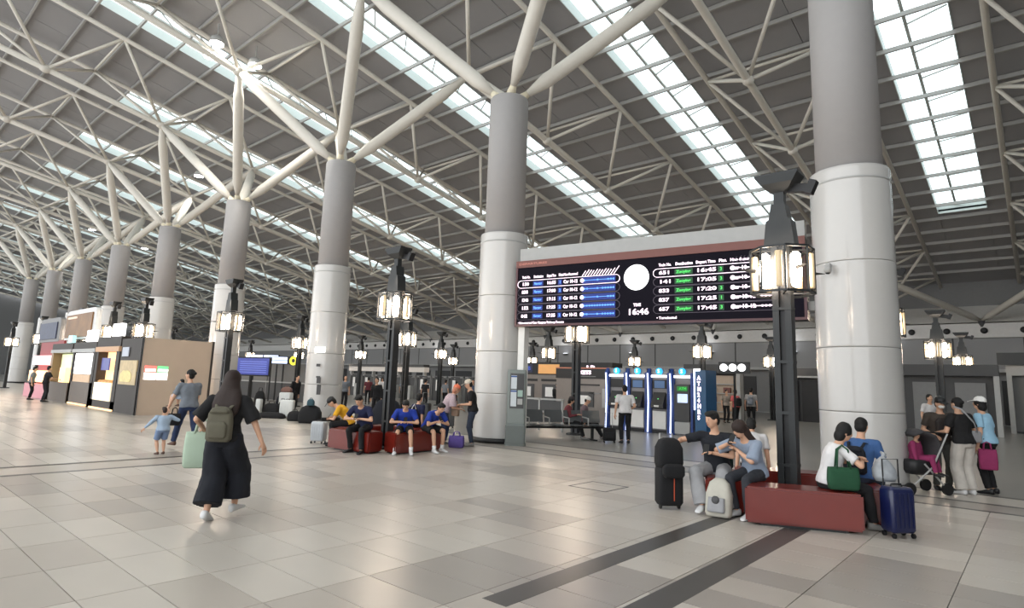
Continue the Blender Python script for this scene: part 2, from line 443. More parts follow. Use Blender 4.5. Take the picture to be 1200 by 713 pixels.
# ---- floodlights
fls = [((23.3,-3.3,15.0),'leftmost bright round floodlight of the pair at the top left'), ((22.2,-3.5,15.1),'right floodlight of the bright pair at the top left'), ((22.1,-1.9,14.8),'small bright floodlight below the bright pair'),
       ((61,2,14.0),'floodlight glowing above the far left columns'), ((61.5,6.5,13.2),'floodlight right of the far left glow, lower'), ((37.7,2,14.2),'floodlight in the skylight strip left of the fourth column')]
for (u,v,z), lab in fls:
    t = thing('floodlight', lab, 'lamp', W(u, v, z)); MB().lathe([(.1,.35),(.24,.25),(.3,.0),(.27,.0)], 16).build('housing', m_lgrey, t, True)
    MB().lathe([(.27,-.02),(.27,.0)], 16).build('lens', m_flood, t); MB().tube((0,0,.3),(0,0,.9),.03).build('bracket', m_lgrey, t)
    fl_ = bpy.data.lights.new('flood_glow','SPOT'); fl_.energy = 900; fl_.spot_size = 2.4; fl_.color = (1,.95,.86); fl_.shadow_soft_size = .25; fo = bpy.data.objects.new('flood_glow', fl_); COL.objects.link(fo); fo.parent = t; fo.location = (0,0,-.06)

# ================================================================ LAMP POSTS
LM = {}
def lamp(u, v, lab, z=0, rz=0, lit=(0,1,2,3)):
    t = thing('lamp_post', lab, 'lamp', W(u, v, z), rz, 'lamp posts with lantern cages')
    if not LM:
        mb = MB()
        for x in (-.115, .115):
            mb.box(x-.06, x+.06, -.1, .1, 0, 3.0); mb.box(x-.06, x+.06, -.1, .1, 3.0, 3.7)
        LM['pole_slat'] = None
        LM['post'] = [B(-.125,-.04,-.085,.085,0,3.68).mesh('post_plate', m_dark), B(.04,.125,-.085,.085,0,3.68).mesh('post_plate', m_dark),
                      B(-.035,.035,-.04,.04,0,3.68).mesh('post_core', m_black)]
        LM['tie'] = B(-.13,.13,-.09,.09,0,.04).mesh('tie_plate', m_dark)
        mb = MB(); mb.rings([[(x*w, y*.12, z) for x, y in ((-1,-1),(1,-1),(1,1),(-1,1))] for z, w in ((3.68,.21),(4.05,.17),(4.07,.13),(4.3,.09))]); LM['neck'] = mb.mesh('tapered_neck', m_dark)
        mb = MB(); mb.rings([[(x*w, y*d, z) for x, y in ((-1,-1),(1,-1),(1,1),(-1,1))] for z, w, d in ((4.28,.07,.06),(4.48,.07,.06),(4.53,.16,.1),(4.6,.22,.16),(4.72,.30,.18),(4.75,.30,.18))]); LM['cap'] = mb.mesh('anvil_cap', m_dark)
        mb = MB(); mb.obox((.1,.05,4.55),(.42,.05,4.5),.1,.12); mb.obox((.38,.05,4.42),(.46,.05,4.6),.14,.1); LM['fl'] = mb.mesh('side_floodlight', m_black)
        R8 = .42; pts = [(R8*math.cos(PI/8+i*PI/4), R8*math.sin(PI/8+i*PI/4)) for i in range(8)]
        mb = MB()
        for z in (2.99, 3.62):
            for i in range(8):
                a, b = pts[i], pts[(i+1)%8]; mb.obox((a[0],a[1],z),(b[0],b[1],z),.03,.03)
            for i in range(0, 8, 2): mb.obox((0,0,z),(pts[i][0],pts[i][1],z),.02,.02)
        for a in pts: mb.obox((a[0],a[1],2.98),(a[0],a[1],3.63),.025,.025)
        LM['cage'] = mb.mesh('lantern_frame', m_dark)
        mb = MB()
        for i in range(8):
            a, b = pts[i], pts[(i+1)%8]; mb.add([(a[0],a[1],3.0),(b[0],b[1],3.0),(b[0],b[1],3.61),(a[0],a[1],3.61)], [(0,1,2,3)])
        LM['glass'] = mb.mesh('lantern_glass', m_glass)
        on = MB(); on.lathe([(.03,-.25),(.065,-.21),(.078,0),(.065,.21),(.03,.25)], 14); LM['on'] = on.mesh('lamp_tube', m_lampon, True)
        of = MB(); of.lathe([(.04,-.25),(.048,-.24),(.048,.24),(.04,.25)], 12); LM['off'] = of.mesh('frosted_tube', m_frostglow, True)
        LM['spike'] = MB().path([(.4,0,3.3),(.64,0,3.31)],[.035,.004],6).mesh('pointed_arm', m_dark)
        ld = bpy.data.lights.new('lamp_glow', 'POINT'); ld.energy = 45; ld.color = (1,.86,.7); ld.shadow_soft_size = .3; LM['light'] = ld
        LM['base'] = MB().lathe([(.3,0),(.3,.04),(.24,.06)], 16).mesh('base_plate', m_dark)
    for me, n in ((LM['base'],'base_plate'),(LM['post'][0],'post_plate'),(LM['post'][1],'post_plate'),(LM['post'][2],'post_core'),(LM['neck'],'tapered_neck'),(LM['cap'],'anvil_cap'),(LM['fl'],'side_floodlight'),(LM['cage'],'lantern_frame'),(LM['glass'],'lantern_glass')):
        q = inst(n, me, fr if n == 'lantern_glass' else t)
        if n == 'lantern_frame': fr = q
    for z0 in (.6, 1.3, 2.0, 2.75): inst('tie_plate', LM['tie'], t, (0,0,z0))
    for i in range(4):
        q = inst('pointed_arm', LM['spike'], t); q.rotation_euler = (0,0,PI/4+i*PI/2)
    lo = bpy.data.objects.new('lamp_glow', LM['light']); COL.objects.link(lo); lo.parent = t; lo.location = (0,0,3.95)
    for i in range(4):
        a = i*PI/2+PI/2*0; inst('lamp_tube', LM['on'] if i in lit else LM['off'], fr, (.28*math.cos(a+LR), .28*math.sin(a+LR), 3.3))
    for i in range(4):
        a = i*PI/2+PI/4; inst('frosted_tube', LM['off'], fr, (.37*math.cos(a+LR), .37*math.sin(a+LR), 3.3))
    return t
LR = math.radians(41.3+14)
rowname = {-3.6: 'in the front row', 4: 'in the second row', 14: 'in the third row', 23.5: 'in the back row by the far wall'}
lampsp = {
 -3.6: {0:'big lamp post rising from the red bench at the right', 1:'lamp post rising from the red benches at centre left', 2:'lamp post standing in front of the fourth column', 4:'lantern glowing above the food kiosks, second from the left edge', 5:'lantern at the left edge of the photo above the kiosks', 6:'lamp post beyond the left edge lantern'},
 4: {0:'lantern just right of the big right column', 1:'lamp post below the departure board, left of the cash machines', 2:'lamp post directly behind the central benches', 3:'lamp post between the fourth and third columns', 4:'dim lamp post right behind the fourth column', 5:'lamp post left of the fourth column, second row', 6:'lamp post behind the kiosk, second row'},
 14: {0:'lamp post at the right edge behind the stroller', 1:'lamp post below the departure board, right of the cash machines', 2:'slim lamp post right of the middle column', 3:'lamp post left of the middle column, far away', 4:'lamp post right of the third column, far away', 5:'small lamp post between fourth and third column, third row', 6:'lamp post seen near the blue screen, third row'},
 23.5: {0:'lamp post at the right edge, small and lowest', 1:'small lamp post left of the big near lamp post', 2:'small lamp post above the cash machines', 3:'small lamp post behind the notice stand', 4:'small distant lamp post left of the middle column, back row', 5:'small distant lamp post right of the third column, back row', 6:'small distant lamp post behind the third column'}}
for v, dct in lampsp.items():
    for k, lab in dct.items(): lamp(k*S+.2, v, lab, lit=(2,3) if (k == 0 and v < 0) else (0,1,2,3))
lamp(26.9, -3.4, 'lamp post standing inside the food kiosk enclosure, its right one'); lamp(30.2, -3.7, 'lamp post standing inside the food kiosk enclosure, its left one')

# ================================================================ DEPARTURE BOARD
bt = thing('display_board', 'long black departure board with white train times hung between two columns', 'sign', Vector((-8.122, -.303, .072)), math.atan2(1.16, 7.23)); bt.scale = (.955,.955,.955)
BW = 7.5
B(0, BW, .06, .42, 3.18, 5.06).build('housing', m_black, bt)
scr = B(.06, BW-.06, .03, .06, 3.24, 4.86).build('screen', m_screen, bt)
mb = MB(); mb.box(0,BW,0,.06,3.18,3.24); mb.box(0,.06,0,.06,3.24,4.88); mb.box(BW-.06,BW,0,.06,3.24,4.88)
mb.build('frame', mat('board_frame_maroon', (82, 44, 50), .4), bt)
B(0, BW, -.0, .06, 4.86, 5.06).build('header_band', m_red, bt)
B(.1, BW, .04, .45, 5.06, 5.42).build('support_beam', m_lgrey, bt)
B(.05, .25, .15, .4, -.075, 3.2).build('support_post', m_white, bt); B(BW, BW+.9, .15, .3, 4.2, 4.4).build('column_bracket', m_lgrey, bt); B(BW, BW+.9, .15, .3, 3.4, 3.6).build('column_bracket', m_lgrey, bt)
def rrect(x0, x1, z0, z1, t, y, n=8, name='row_outline', m=None, solid=False):
    r = (z1-z0)/2; pts = []
    for i in range(n+1): a = PI/2+PI*i/n; pts.append((x0+r+r*math.cos(a), z0+r+r*math.sin(a)))
    for i in range(n+1): a = -PI/2+PI*i/n; pts.append((x1-r+r*math.cos(a), z0+r+r*math.sin(a)))
    mb = MB()
    for i in range(len(pts)):
        a, b = pts[i], pts[(i+1)%len(pts)]; mb.obox((a[0],y,a[1]),(b[0],y,b[1]), .01, t, (0,1,0))
        mb.v = mb.v
    return mb.build(name, m, scr)
def txt(s, x, z, h, m, w=None, bold=.0035): return text(s, h, m, scr, x, z, .022, w, bold=bold)
YS = .022
rowsL = [('150','Nangang','16:55','1','Car 10-12'),('838','Nangang','17:00','2','Car 10-12'),('1246','Nangang','17:15','1','Car 10-12'),('152','Nangang','17:25','2','Car 10-12'),('842','Nangang','17:35','2','Car 10-12')]
rowsR = [('651','Zuoying','16:45','3','Car 10-12'),('141','Zuoying','17:05','3','Car 10-12'),('833','Zuoying','17:20','3','Car 10-12'),('837','Zuoying','17:25','1','Car 10-12'),('657','Zuoying','17:45','3','Car 10-12')]
hd = ['Train No.', 'Destination', 'Depart Time', 'Plat.', 'Non-Reserved']
for side, (x0, rws, mf, mt_, mg) in enumerate(((.08, rowsL, m_bb, m_tb, 0), (4.06, rowsR, m_gb, m_tg, 1))):
    dx = (0, .38, .80, 1.17, 1.32) if side == 0 else (0, .42, .92, 1.46, 1.72)
    wd_ = (.26, .3, .28, .14, .42) if side == 0 else (.32, .42, .46, .18, .56)
    zt = 4.38 if side == 0 else 4.44
    for c in range(5): txt(hd[c], x0+.12+dx[c], zt+.2, .1, m_tw, wd_[c], .003)
    for i, rw in enumerate(rws):
        z = zt - i*.228
        xe = 3.15 if side == 0 else 7.2
        rrect(x0-.02, xe, z-.105, z+.105, .035 if i == 0 else .014, YS+.004, m=m_tw if i == 0 else m_gl)
        txt(rw[0], x0+.12+dx[0], z, .125, m_tw, .20 if side == 0 else .26)
        B(x0+.1+dx[1], x0+.1+dx[1]+wd_[1]+.02, .022, .03, z-.07, z+.07).build('field', mf, scr)
        o = txt(rw[1], x0+.14+dx[1], z, .1, mt_, wd_[1]-.06); o.location.y = .018
        txt(rw[2], x0+.12+dx[2], z, .125, m_tw, wd_[2]-.02)
        o = B(x0+.12+dx[3]-.02, x0+.12+dx[3]+.1, .022, .03, z-.07, z+.07).build('field', mf, scr)
        o = txt(rw[3], x0+.14+dx[3], z, .11, mt_); o.location.y = .018
        txt(rw[4], x0+.12+dx[4], z, .125, m_tw, .42 if side == 0 else .54)
        if side == 0:
            B(2.08, 3.03, .022, .03, z-.085, z+.085).build('field', m_bb, scr)
        xs, xe2 = (2.08, 2.98) if side == 0 else (5.95, 6.9)
        mb = MB(); mb.path([(xs,.014,z),(xs,.02,z)], [.055,.055], 12); mb.build('stop_dot', m_tw, scr)
        stops = [range(0, 12, 6) if False else [1,6,10,11,12], [1,2,6,8,9,10,11,12], [1,6,10,11,12], list(range(1,13)), [1,2,6,8,9,10,11,12]][i]
        mb = MB(); mb.box(xs, xe2, .017, .02, z-.008, z+.008)
        for q in stops:
            xx = xs + (xe2-xs)*q/12; mb.box(xx-.022, xx+.022, .012, .02, z-.022, z+.022)
        o = mb.build('stop_line', m_tb if side == 0 else m_tw, scr); o['kind'] = 'stuff'
    # slanted station names
    xs, xe2 = (2.08, 2.98) if side == 0 else (5.95, 6.9)
    ml = MB()
    for q in range(12):
        xx = xs + (xe2-xs)*q/11; L = .14 + (.07 if q == 11 else .012*((q*5) % 3)); ml.obox((xx, .018, zt+.12), (xx+L*.75, .018, zt+.12+L), .008, .035, (0,1,0))
    o = ml.build('slanted_lettering', m_tw if side == 0 else m_gl, scr); o['kind'] = 'stuff'
txt('• Non-reserved Cars Nangang-Taichung-Taoyuan', .1, 3.26+.02, .09, m_tw, 1.45, .002)
txt('• Terminated', 4.12, 3.31, .09, m_tw, .5, .002)
txt('DEPARTURES', .1, 4.96, .08, mat('band_text', (190,120,105), .5), .9).location.y = -.004
cl = MB(); cl.path([(3.6,.02,4.37),(3.6,.005,4.37)], [.33,.33], 40); cl.build('clock_face', m_lit, scr)
mb = MB(); mb.obox((3.6,.002,4.37),(3.52,.002,4.39),.004,.012,(0,1,0)); mb.obox((3.6,.002,4.37),(3.66,.002,4.35),.004,.01,(0,1,0)); mb.build('clock_hand', m_grey, scr)
txt('TIME', 3.52, 3.66, .1, m_tw, .2); txt('16:46', 3.36, 3.48, .21, m_tw, .52, .006)
# ================================================================ NOTICE STAND, CCTV
ks = thing('notice_stand', 'grey metal notice stand with posters beside the middle column', 'stand', W(7.93, -.34), math.radians(41.3-2))
MB().soft(.50,.30,[(0,1.12,1.15),(.05,1.12,1.15),(.12,1,1),(1.9,1,1),(1.95,.96,.9)],e=.2).build('cabinet', mat('kiosk_green_grey', (118,124,120), .35, .3), ks, bevel=0)
B(-.17,.19,-.165,-.15,.95,1.85).build('poster_panel', m_dgrey, ks)
for i, (x0,x1,z0,z1) in enumerate(((-.15,.0,1.45,1.8),(-.15,.0,1.0,1.42))): 
    B(x0,x1,-.175,-.165,z0,z1).build('poster', mat('poster_pale',(205,212,216),.5), ks); B(x0,x1,-.177,-.175,z1-.05,z1-.01).build('poster_heading', mat('poster_blue',(60,90,150),.5), ks)
B(.03,.16,-.175,-.165,1.25,1.42).build('notice', mat('notice_green',(160,185,175),.5), ks); B(.03,.16,-.175,-.165,1.05,1.2).build('notice', m_lgrey, ks)
mb = MB(); mb.soft(.52,.12,[(0,1,1),(.45,1,1),(.5,.9,.8)],e=.25,c=(0,-.2,.06)); mb.build('leaflet_bin', mat('kiosk_grey_dark', (96,102,99), .4, .3), ks)
cc = thing('security_camera', 'small domed security camera on the right-hand column', 'camera', W(.26,-.66,3.85), 0)
MB().obox((0,.05,.06),(0,-.12,.06),.07,.05).build('bracket', m_lgrey, cc); MB().ell((0,-.12,-.03),(.07,.07,.08),14,8).build('dome', m_lgrey, cc, True); MB().ell((0,-.12,-.07),(.05,.05,.05),12,6).build('lens', m_black, cc, True)
pp = thing('wall_sign', 'small white lit sign mounted on the third column', 'sign', W(17.0,-.72,2.55), 0)
B(-.28,.28,-.04,.04,-.1,.1).build('sign_face', m_lit, pp)
for i,(z,h) in enumerate(((1.95,.1),(1.55,.06),(1.35,.22),(.95,.35))):
    q = tag(B(-.07,.07,-.012,.012,0,h).build('notice_sticker', m_dgrey), ['small dark sticker highest on the third column','dark bar sticker on the third column','grey figure sticker on the third column','tall grey sticker lowest on the third column'][i], 'sticker'); q.location = W(17.2-.05*i,-.62,z); q.rotation_euler=(0,0,math.radians(42))

# ================================================================ SEATS BETWEEN STAND AND CASH MACHINES
m_seat = mat('seat_metal', (98,102,104), .35, .5)
st = thing('waiting_bench', 'row of grey perforated metal waiting seats behind the middle column', 'bench', W(8.05,2.15), math.radians(60))
for i in range(5):
    x = -1.6+i*.62
    MB().path([(x,-.2,.44),(x,.0,.42),(x,.2,.44)],[.29,.29,.29],4,flat=.09,side=(1,0,0)).build('seat', m_seat, st)
    MB().obox((x,.22,.5),(x,.3,.85),.56,.03,(0,1,0)).build('backrest', m_seat, st)
    if i < 4: MB().path([(x+.31,-.2,.44),(x+.31,-.2,.64),(x+.31,.2,.66)],.02,6).build('armrest', m_lgrey, st)
B(-1.95,1.2,-.04,.04,.34,.4).build('rail', m_dark, st)
for x in (-1.5,.8): 
    MB().obox((x,0,.02),(x,0,.36),.07,.07).build('leg', m_dark, st); B(x-.04,x+.04,-.28,.28,0,.04).build('foot', m_dark, st)
rl = thing('barrier_rail', 'grey metal waist-high barrier behind the waiting seats', 'barrier', W(11.3,4.4), math.radians(0))
for x in (-1.6,-.6,.4,1.4): B(x-.03,x+.03,-.03,.03,0,1.1).build('post', m_lgrey, rl)
for z in (1.05,.62): B(-1.65,1.45,-.03,.03,z,z+.06).build('rail', m_lgrey, rl)
B(-1.6,1.4,-.01,.01,.66,1.03).build('infill_panel', m_dgrey, rl)

# ================================================================ CASH MACHINES
m_ablue = mat('atm_blue', (22,58,128), .3); m_abody = mat('atm_silver', (118,116,118), .4, .3)
m_strip = mat('atm_light_strip', (205,218,255), .4, var=0, emit=2.2); m_logo = mat('atm_logo_cyan', (40,170,225), .4, var=0, emit=1.2)
aw = .885; alab = ['leftmost cash machine beside the ticket wall','second cash machine, half hidden by the man in white shirt','third cash machine with the dark sloping keypad','fourth cash machine with green sign and lit screen, beside the blue pylon']
for i in range(4):
    u = 10.1 - (i+.5)*aw
    a = thing('cash_machine', alab[i], 'cash machine', W(u, 7.4), 0, None)
    B(-aw/2+.12,aw/2-.06,.12,.8,0,2.3).build('body', m_abody, a)
    mb = MB(); mb.add([(-aw/2,y,z) for y,z in ((0,0),(.05,1.1),(0,2.15),(.1,2.3),(.8,2.3),(.8,0))]+[(-aw/2+.12,y,z) for y,z in ((0,0),(.05,1.1),(0,2.15),(.1,2.3),(.8,2.3),(.8,0))],
        [(0,1,2,3,4,5),(11,10,9,8,7,6)]+[(j,(j+1)%6,(j+1)%6+6,j+6) for j in range(6)]); mb.build('side_panel', m_ablue, a)
    MB().path([(-aw/2+.05,-.01,.03),(-aw/2+.05,.02,.6),(-aw/2+.05,.04,1.1),(-aw/2+.05,.02,1.6),(-aw/2+.05,-.02,2.12)],.028,8).build('light_strip', m_strip, a)
    B(-aw/2+.12,-aw/2+.17,.04,.14,0,2.1).build('inner_panel', m_ablue, a)
    B(aw/2-.10,aw/2-.02,.04,.14,0,2.15).build('inner_panel', m_ablue, a)
    cx = .03
    ld_ = MB().path([(cx,.04,2.2),(cx,.11,2.2)],[.12,.12],24).build('logo_disc', m_logo, a)
    t_ = text('S', .18, m_tw, ld_, cx-.05, 2.2, .035, bold=.004)
    B(cx-.3,cx+.3,.02,.12,1.98,2.06).build('light_bar', m_lit, a)
    if i < 3:
        B(cx-.28,cx+.27,.09,.12,1.58,1.9).build('upper_recess', m_black, a)
        if i: B(cx-.2,cx+.2,.08,.09,1.6,1.86).build('upper_screen', mat('atm_screen_dim',(60,90,130),.3,emit=.4), a)
        mb = MB(); mb.add([(x,y,z) for x in (cx-.24,cx+.24) for y,z in ((.11,1.45),(-.12,1.02),(-.14,.9),(.12,.85))], [(0,1,2,3),(7,6,5,4),(0,4,5,1),(1,5,6,2),(2,6,7,3),(3,7,4,0)]); kp = mb.build('keypad_shelf', m_black, a)
        B(cx-.1,cx+.08,-.15,-.13,.93,.99).build('card_slot', m_white, kp)
        B(cx-.02,cx+.02,-.03,-.0,1.2,1.23).build('key_light', mat('green_led',(90,200,110),.4,var=0,emit=1.2), kp)
        B(cx-.27,cx+.25,.07,.12,.16,.78).build('lower_door', m_white, a)
        B(cx-.27,cx+.25,.08,.13,.0,.12).build('plinth', m_black, a)
    else:
        B(cx-.3,cx+.26,.05,.12,.48,1.75).build('front_panel', m_dgrey, a)
        gs = B(cx-.18,cx+.2,.03,.05,1.52,1.68).build('green_sign', mat('atm_green',(30,110,40),.4,var=0,emit=.8), a)
        text('ATM', .13, m_tg, gs, cx-.1, 1.6, .02)
        B(cx-.17,cx+.2,.035,.05,1.12,1.42).build('display', mat('atm_display',(190,205,240),.4,var=.3,scale=9,emit=.9), a)
        B(cx-.29,cx+.27,.05,.12,.05,.45).build('lower_door', m_lgrey, a)
py = thing('sign_pylon', 'blue pylon sign with white lit characters right of the cash machines', 'sign', W(6.42,7.3), math.radians(-12))
B(-.02,.42,0,.6,.05,2.25).build('pylon_body', mat('pylon_blue',(38,88,130),.35), py)
MB().path([(-.02,-.02,.9),(-.03,0,1.6),(-.02,-.02,2.22)],.03,8).build('light_strip', m_strip, py)
B(-.04,.2,-.03,.02,2.22,2.3).build('top_light', m_lit, py)
for i, ch in enumerate('ATM24HRS'):
    text(ch, .19, m_tw, py, .09, 1.98-.19*i, -.012, bold=.012)
B(.03,.07,.0,.6,.0,.05).build('foot', m_dark, py)
ds = thing('lit_sign', 'dark sign bar with three round white lit discs behind the blue pylon', 'sign', W(5.95,8.6))
B(-.2,.9,.07,.13,2.2,2.6).build('backing', m_dark, ds); B(.3,.36,.13,.2,0,2.5).build('post', m_dark, ds)
for i in range(3): MB().path([(.32*i,0,2.4),(.32*i,.06,2.4)],[.13,.13],20).build('sign_disc', m_lit, ds)
# ================================================================ TICKET WALL
m_tick = mat('ticket_wall_brown', (128,121,116), .35, .3); m_poster = mat('poster_white', (220,218,215), .5, emit=.1)
tw = thing('ticket_machine_wall', 'grey-brown ticket machine wall left of the cash machines', 'ticket machine', W(10.25,8.1))
B(-2.7,.0,0,.9,0,1.88).build('wall_body', m_tick, tw); B(-2.7,.0,-.05,.9,1.88,2.3).build('header', m_black, tw)
B(-2.7,0,-.06,-.04,2.28,2.33).build('header_edge', mat('orange_edge',(170,105,80),.4,emit=.2), tw)
text('TICKETS', .2, m_tw, tw, -1.85, 2.12, -.07, .95, bold=.012); B(-1.8,-.7,-.06,-.05,1.95,1.98).build('subtitle_line', m_grey, tw)
for x0,x1,z0,z1,m in ((-1.55,-.55,1.6,1.66,m_black),(-1.75,-.8,.75,1.35,m_dgrey),(-1.55,-1.05,.85,1.2,m_poster),(-.4,-.05,.75,1.5,m_lgrey),(-1.0,-.5,1.28,1.32,m_grey)):
    B(x0,x1,-.03,0.01,z0,z1).build('poster' if m in (m_poster,m_lgrey) else 'machine_panel', m, tw).location.y = -.002 if m is not m_poster else -.012
tw2 = thing('ticket_machine_wall', 'grey-brown ticket machine wall behind the man in a black suit', 'ticket machine', W(13.2,13.0))
B(-6.5,.0,0,.9,0,2.1).build('wall_body', m_tick, tw2); B(-6.5,.0,-.05,.9,2.1,2.75).build('header', m_black, tw2)
text('LP', .35, m_tw, tw2, -1.5, 2.45, -.07, .5, bold=.02)
mb_b = mat('blue_led_text', (60,90,190), .4, var=0, emit=.6)
B(-6.3,-5.0,-.07,-.05,2.2,2.65).build('blue_sign', mat('blue_sign_field',(20,26,60),.4,var=0,emit=.3), tw2); text('Gate B', .3, mb_b, tw2, -6.15, 2.42, -.08, 1.0)
B(-4.6,-3.2,-.07,-.05,2.15,2.65).build('orange_sign', mat('orange_lit',(205,150,90),.4,emit=.5), tw2)
for i in range(4):
    x = -5.9+1.5*i
    B(x,x+1.2,-.04,0,1.75,1.87).build('machine_slot', m_black, tw2); B(x+.05,x+1.0,-.03,0,.6,1.6).build('machine_panel', m_dgrey, tw2); B(x+.3,x+.8,-.06,-.03,.95,1.45).build('poster', m_poster, tw2)
# ================================================================ SHOP ROW AT THE BACK
m_beige = mat('beige_shelf', (168,150,132), .5, emit=.15)
def shop(u0, u1, v, lab, h=3.0, dark=True):
    t = thing('shop_unit', lab, 'shop', W(u0, v)); w = u0-u1
    B(0,w,.5,.6,0,h).build('back_wall', m_dgrey, t); B(0,w,0,.55,h-.5,h).build('fascia', m_dgrey if dark else m_lgrey, t)
    for x in (0,w-.2): B(x,x+.2,0,.5,0,h-.5).build('pier', m_lgrey, t)
    return t, w
s1, w = shop(12.8, 9.6, 20, 'beige lit shop with white shelves right of the blue pylon')
B(.3,w-.25,.38,.5,.1,2.4).build('display_wall', m_beige, s1)
for i in range(4): B(.4,w-.4,.1,.4,.4+.5*i,.45+.5*i).build('shelf', m_lgrey, s1)
for i in range(9): 
    q = B(-.18,.18,-.1,.1,0,.3).build('boxed_goods', [m_red,m_white,m_beige,m_lgrey][i%4]); q.location = W(12.8,20,.45+.5*(i%3)) + Vector((.8+.8*(i//3),.25,0)); tag(q, ['bottom','middle','upper'][i%3]+' shelf box in the beige shop, '+['left','centre','right'][i//3]+' stack', 'box')
s2, w = shop(9.4, 4.2, 24, 'dark shop front with posters behind the standing backpackers', 3.0)
for i,(x,m) in enumerate(((.5,m_black),(1.7,m_black),(3.2,m_dgrey))): B(x,x+1.0,.3,.5,0,2.3).build('doorway_shade', m, s2)  # black and grey slabs carry the shade of the door openings
B(2.75,3.1,.1,.3,.2,2.4).build('pillar', m_lgrey, s2); B(.1,3,-.02,0,2.45,2.55).build('light_line', m_lgrey, s2)
s3, w = shop(4.0, -1.2, 21, 'grey shop front just left of the big right column', 3.1)
for i in range(3): B(.4+1.6*i,1.5+1.6*i,.3,.5,.1,2.3).build('shutter_panel', m_grey, s3)
for i in range(8): B(.4,1.5,.26,.3,.3+.25*i,.36+.25*i).build('shutter_slat', m_dgrey, s3)
s4, w = shop(-1.3, -9.5, 26, 'pale grey counter hall at the right edge behind the stroller', 3.3, False)
B(.2,w-.2,.4,.5,.1,2.8).build('glazed_wall', m_wallg, s4)
for i in range(4): B(1.2+1.9*i,1.5+1.9*i,.2,.4,0,2.8).build('mullion', m_dark, s4)
B(2.2,2.9,.15,.2,1.3,2.7).build('poster', m_poster, s4)
B(-.3,w+6,-.3,.0,3.3,3.9).build('beam', m_dark, s4)
# ================================================================ TICKET GATES LEFT OF THE MIDDLE COLUMN
m_pglow = mat('pale_lintel', (200,192,184), .5, emit=.25)
gm = {}
gate_where = ['right of the middle column','hidden behind the middle column','just left of the middle column','behind the capped man','behind the woman in the patterned blouse','right of the central lamp post','behind the central lamp post','left of the central lamp post','behind the blue T-shirt man','behind the yellow shirt man','just right of the third column','behind the third column']
for i in range(12):
    u = 24+1.9*i
    t = thing('gate_frame', 'dark ticket gate frame with white poster, '+gate_where[i], 'gate', W(u,20), 0)
    if not gm:
        mb = MB(); mb.box(-.9,-.82,0,.3,0,1.95); mb.box(.82,.9,0,.3,0,1.95); mb.box(-.9,.9,0,.3,1.8,1.95); gm['f']=mb.mesh('frame', m_grey)
        gm['p']=B(-.3,.02,-.05,-.02,.8,1.65).mesh('poster', m_poster); gm['g']=B(-.82,.82,.1,.15,0,1.75).mesh('dark_panel', m_dgrey); gm['m']=B(.3,.65,-.3,.2,0,1.1).mesh('gate_post', m_lgrey)
        gm['s']=B(-.5,.5,-.02,0,1.82,1.9).mesh('slot_sign', m_black)
    for n,key in (('frame','f'),('poster','p'),('dark_panel','g'),('gate_post','m'),('slot_sign','s')): inst(n, gm[key], t)
ln = thing('entrance_canopy', 'long pale lintel above the ticket gates right of the third column', 'canopy', W(46,24))
B(-6,6,0,.6,2.3,2.75).build('lintel', m_pglow, ln); B(-6,6,-.1,.6,2.75,3.0).build('top_board', m_dgrey, ln)
for x in (-5.8,-2,2,5.8): B(x-.1,x+.1,.1,.4,0,2.3).build('post', m_lgrey, ln)
# ================================================================ SCREEN AND HANGING SIGNS LEFT
m_tv = mat('blue_timetable_screen', (66,76,150), .4, var=.35, scale=3, emit=.75)
tv = thing('timetable_screen', 'purple-blue timetable screen on a stand above the luggage', 'screen', W(28.9,2.5), math.radians(20))
B(-1.25,1.25,0,.12,1.5,2.5).build('bezel', m_dark, tv); B(-1.18,1.18,-.02,0,1.57,2.43).build('screen_face', m_tv, tv)
for i in range(6): B(-.75,1.05,-.03,-.02,1.68+.11*i,1.71+.11*i).build('timetable_row', mat('tv_rows',(120,135,200),.4,var=0,emit=.7), tv)
B(-.06,.06,.0,.1,0,1.5).build('stand', m_dark, tv)
m_ls = mat('lit_sign_pale_blue', (205,220,255), .4, var=0, emit=1.4); m_ly = mat('lit_sign_yellow', (235,225,60), .4, var=0, emit=1.1)
hs = thing('hanging_sign', 'white and green lit hanging sign left of the yellow round sign', 'sign', W(34.6,6), math.radians(25))
B(-1.1,1.1,0,.1,2.35,2.85).build('sign_box', m_dark, hs); B(-1.05,-.1,-.02,0,2.5,2.82).build('lit_panel', m_ls, hs); B(.0,1.05,-.02,0,2.55,2.82).build('lit_panel', m_ls, hs); B(.1,.7,-.02,0,2.37,2.53).build('green_panel', mat('lit_sign_green',(150,200,90),.4,var=0,emit=.9), hs)
[B(x,x+.06,.03,.09,0,2.4).build('post', m_dark, hs) for x in (-1.0,.94)]
hs2 = thing('hanging_sign', 'white lit hanging sign with the yellow round symbol', 'sign', W(32.0,6), math.radians(25))
B(-1.1,1.1,0,.1,2.25,2.72).build('sign_box', m_dark, hs2); B(-1.05,.2,-.02,0,2.5,2.68).build('lit_panel', m_ls, hs2); B(-1.05,.2,-.02,0,2.3,2.47).build('lit_panel', m_ls, hs2); [B(x,x+.06,.03,.09,0,2.3).build('post', m_dark, hs2) for x in (-1.0,.94)]; MB().path([(.65,-.03,2.48),(.65,0,2.48)],[.27,.27],24).build('yellow_disc', m_ly, hs2)
MB().path([(.65,-.035,2.48),(.65,-.03,2.48)],[.12,.12],16).build('disc_mark', m_dgrey, hs2)
pt = thing('glass_partition', 'grey glazed partition with rail behind the pile of luggage', 'partition', W(36,7), math.radians(0))
B(-6,6.1,0,.08,0,1.1).build('lower_panel', m_dgrey, pt); B(-6,6.1,-.04,.1,1.1,1.18).build('rail', m_lgrey, pt); B(-6,6.1,.02,.06,1.18,2.3).build('glazing', m_wallg, pt)
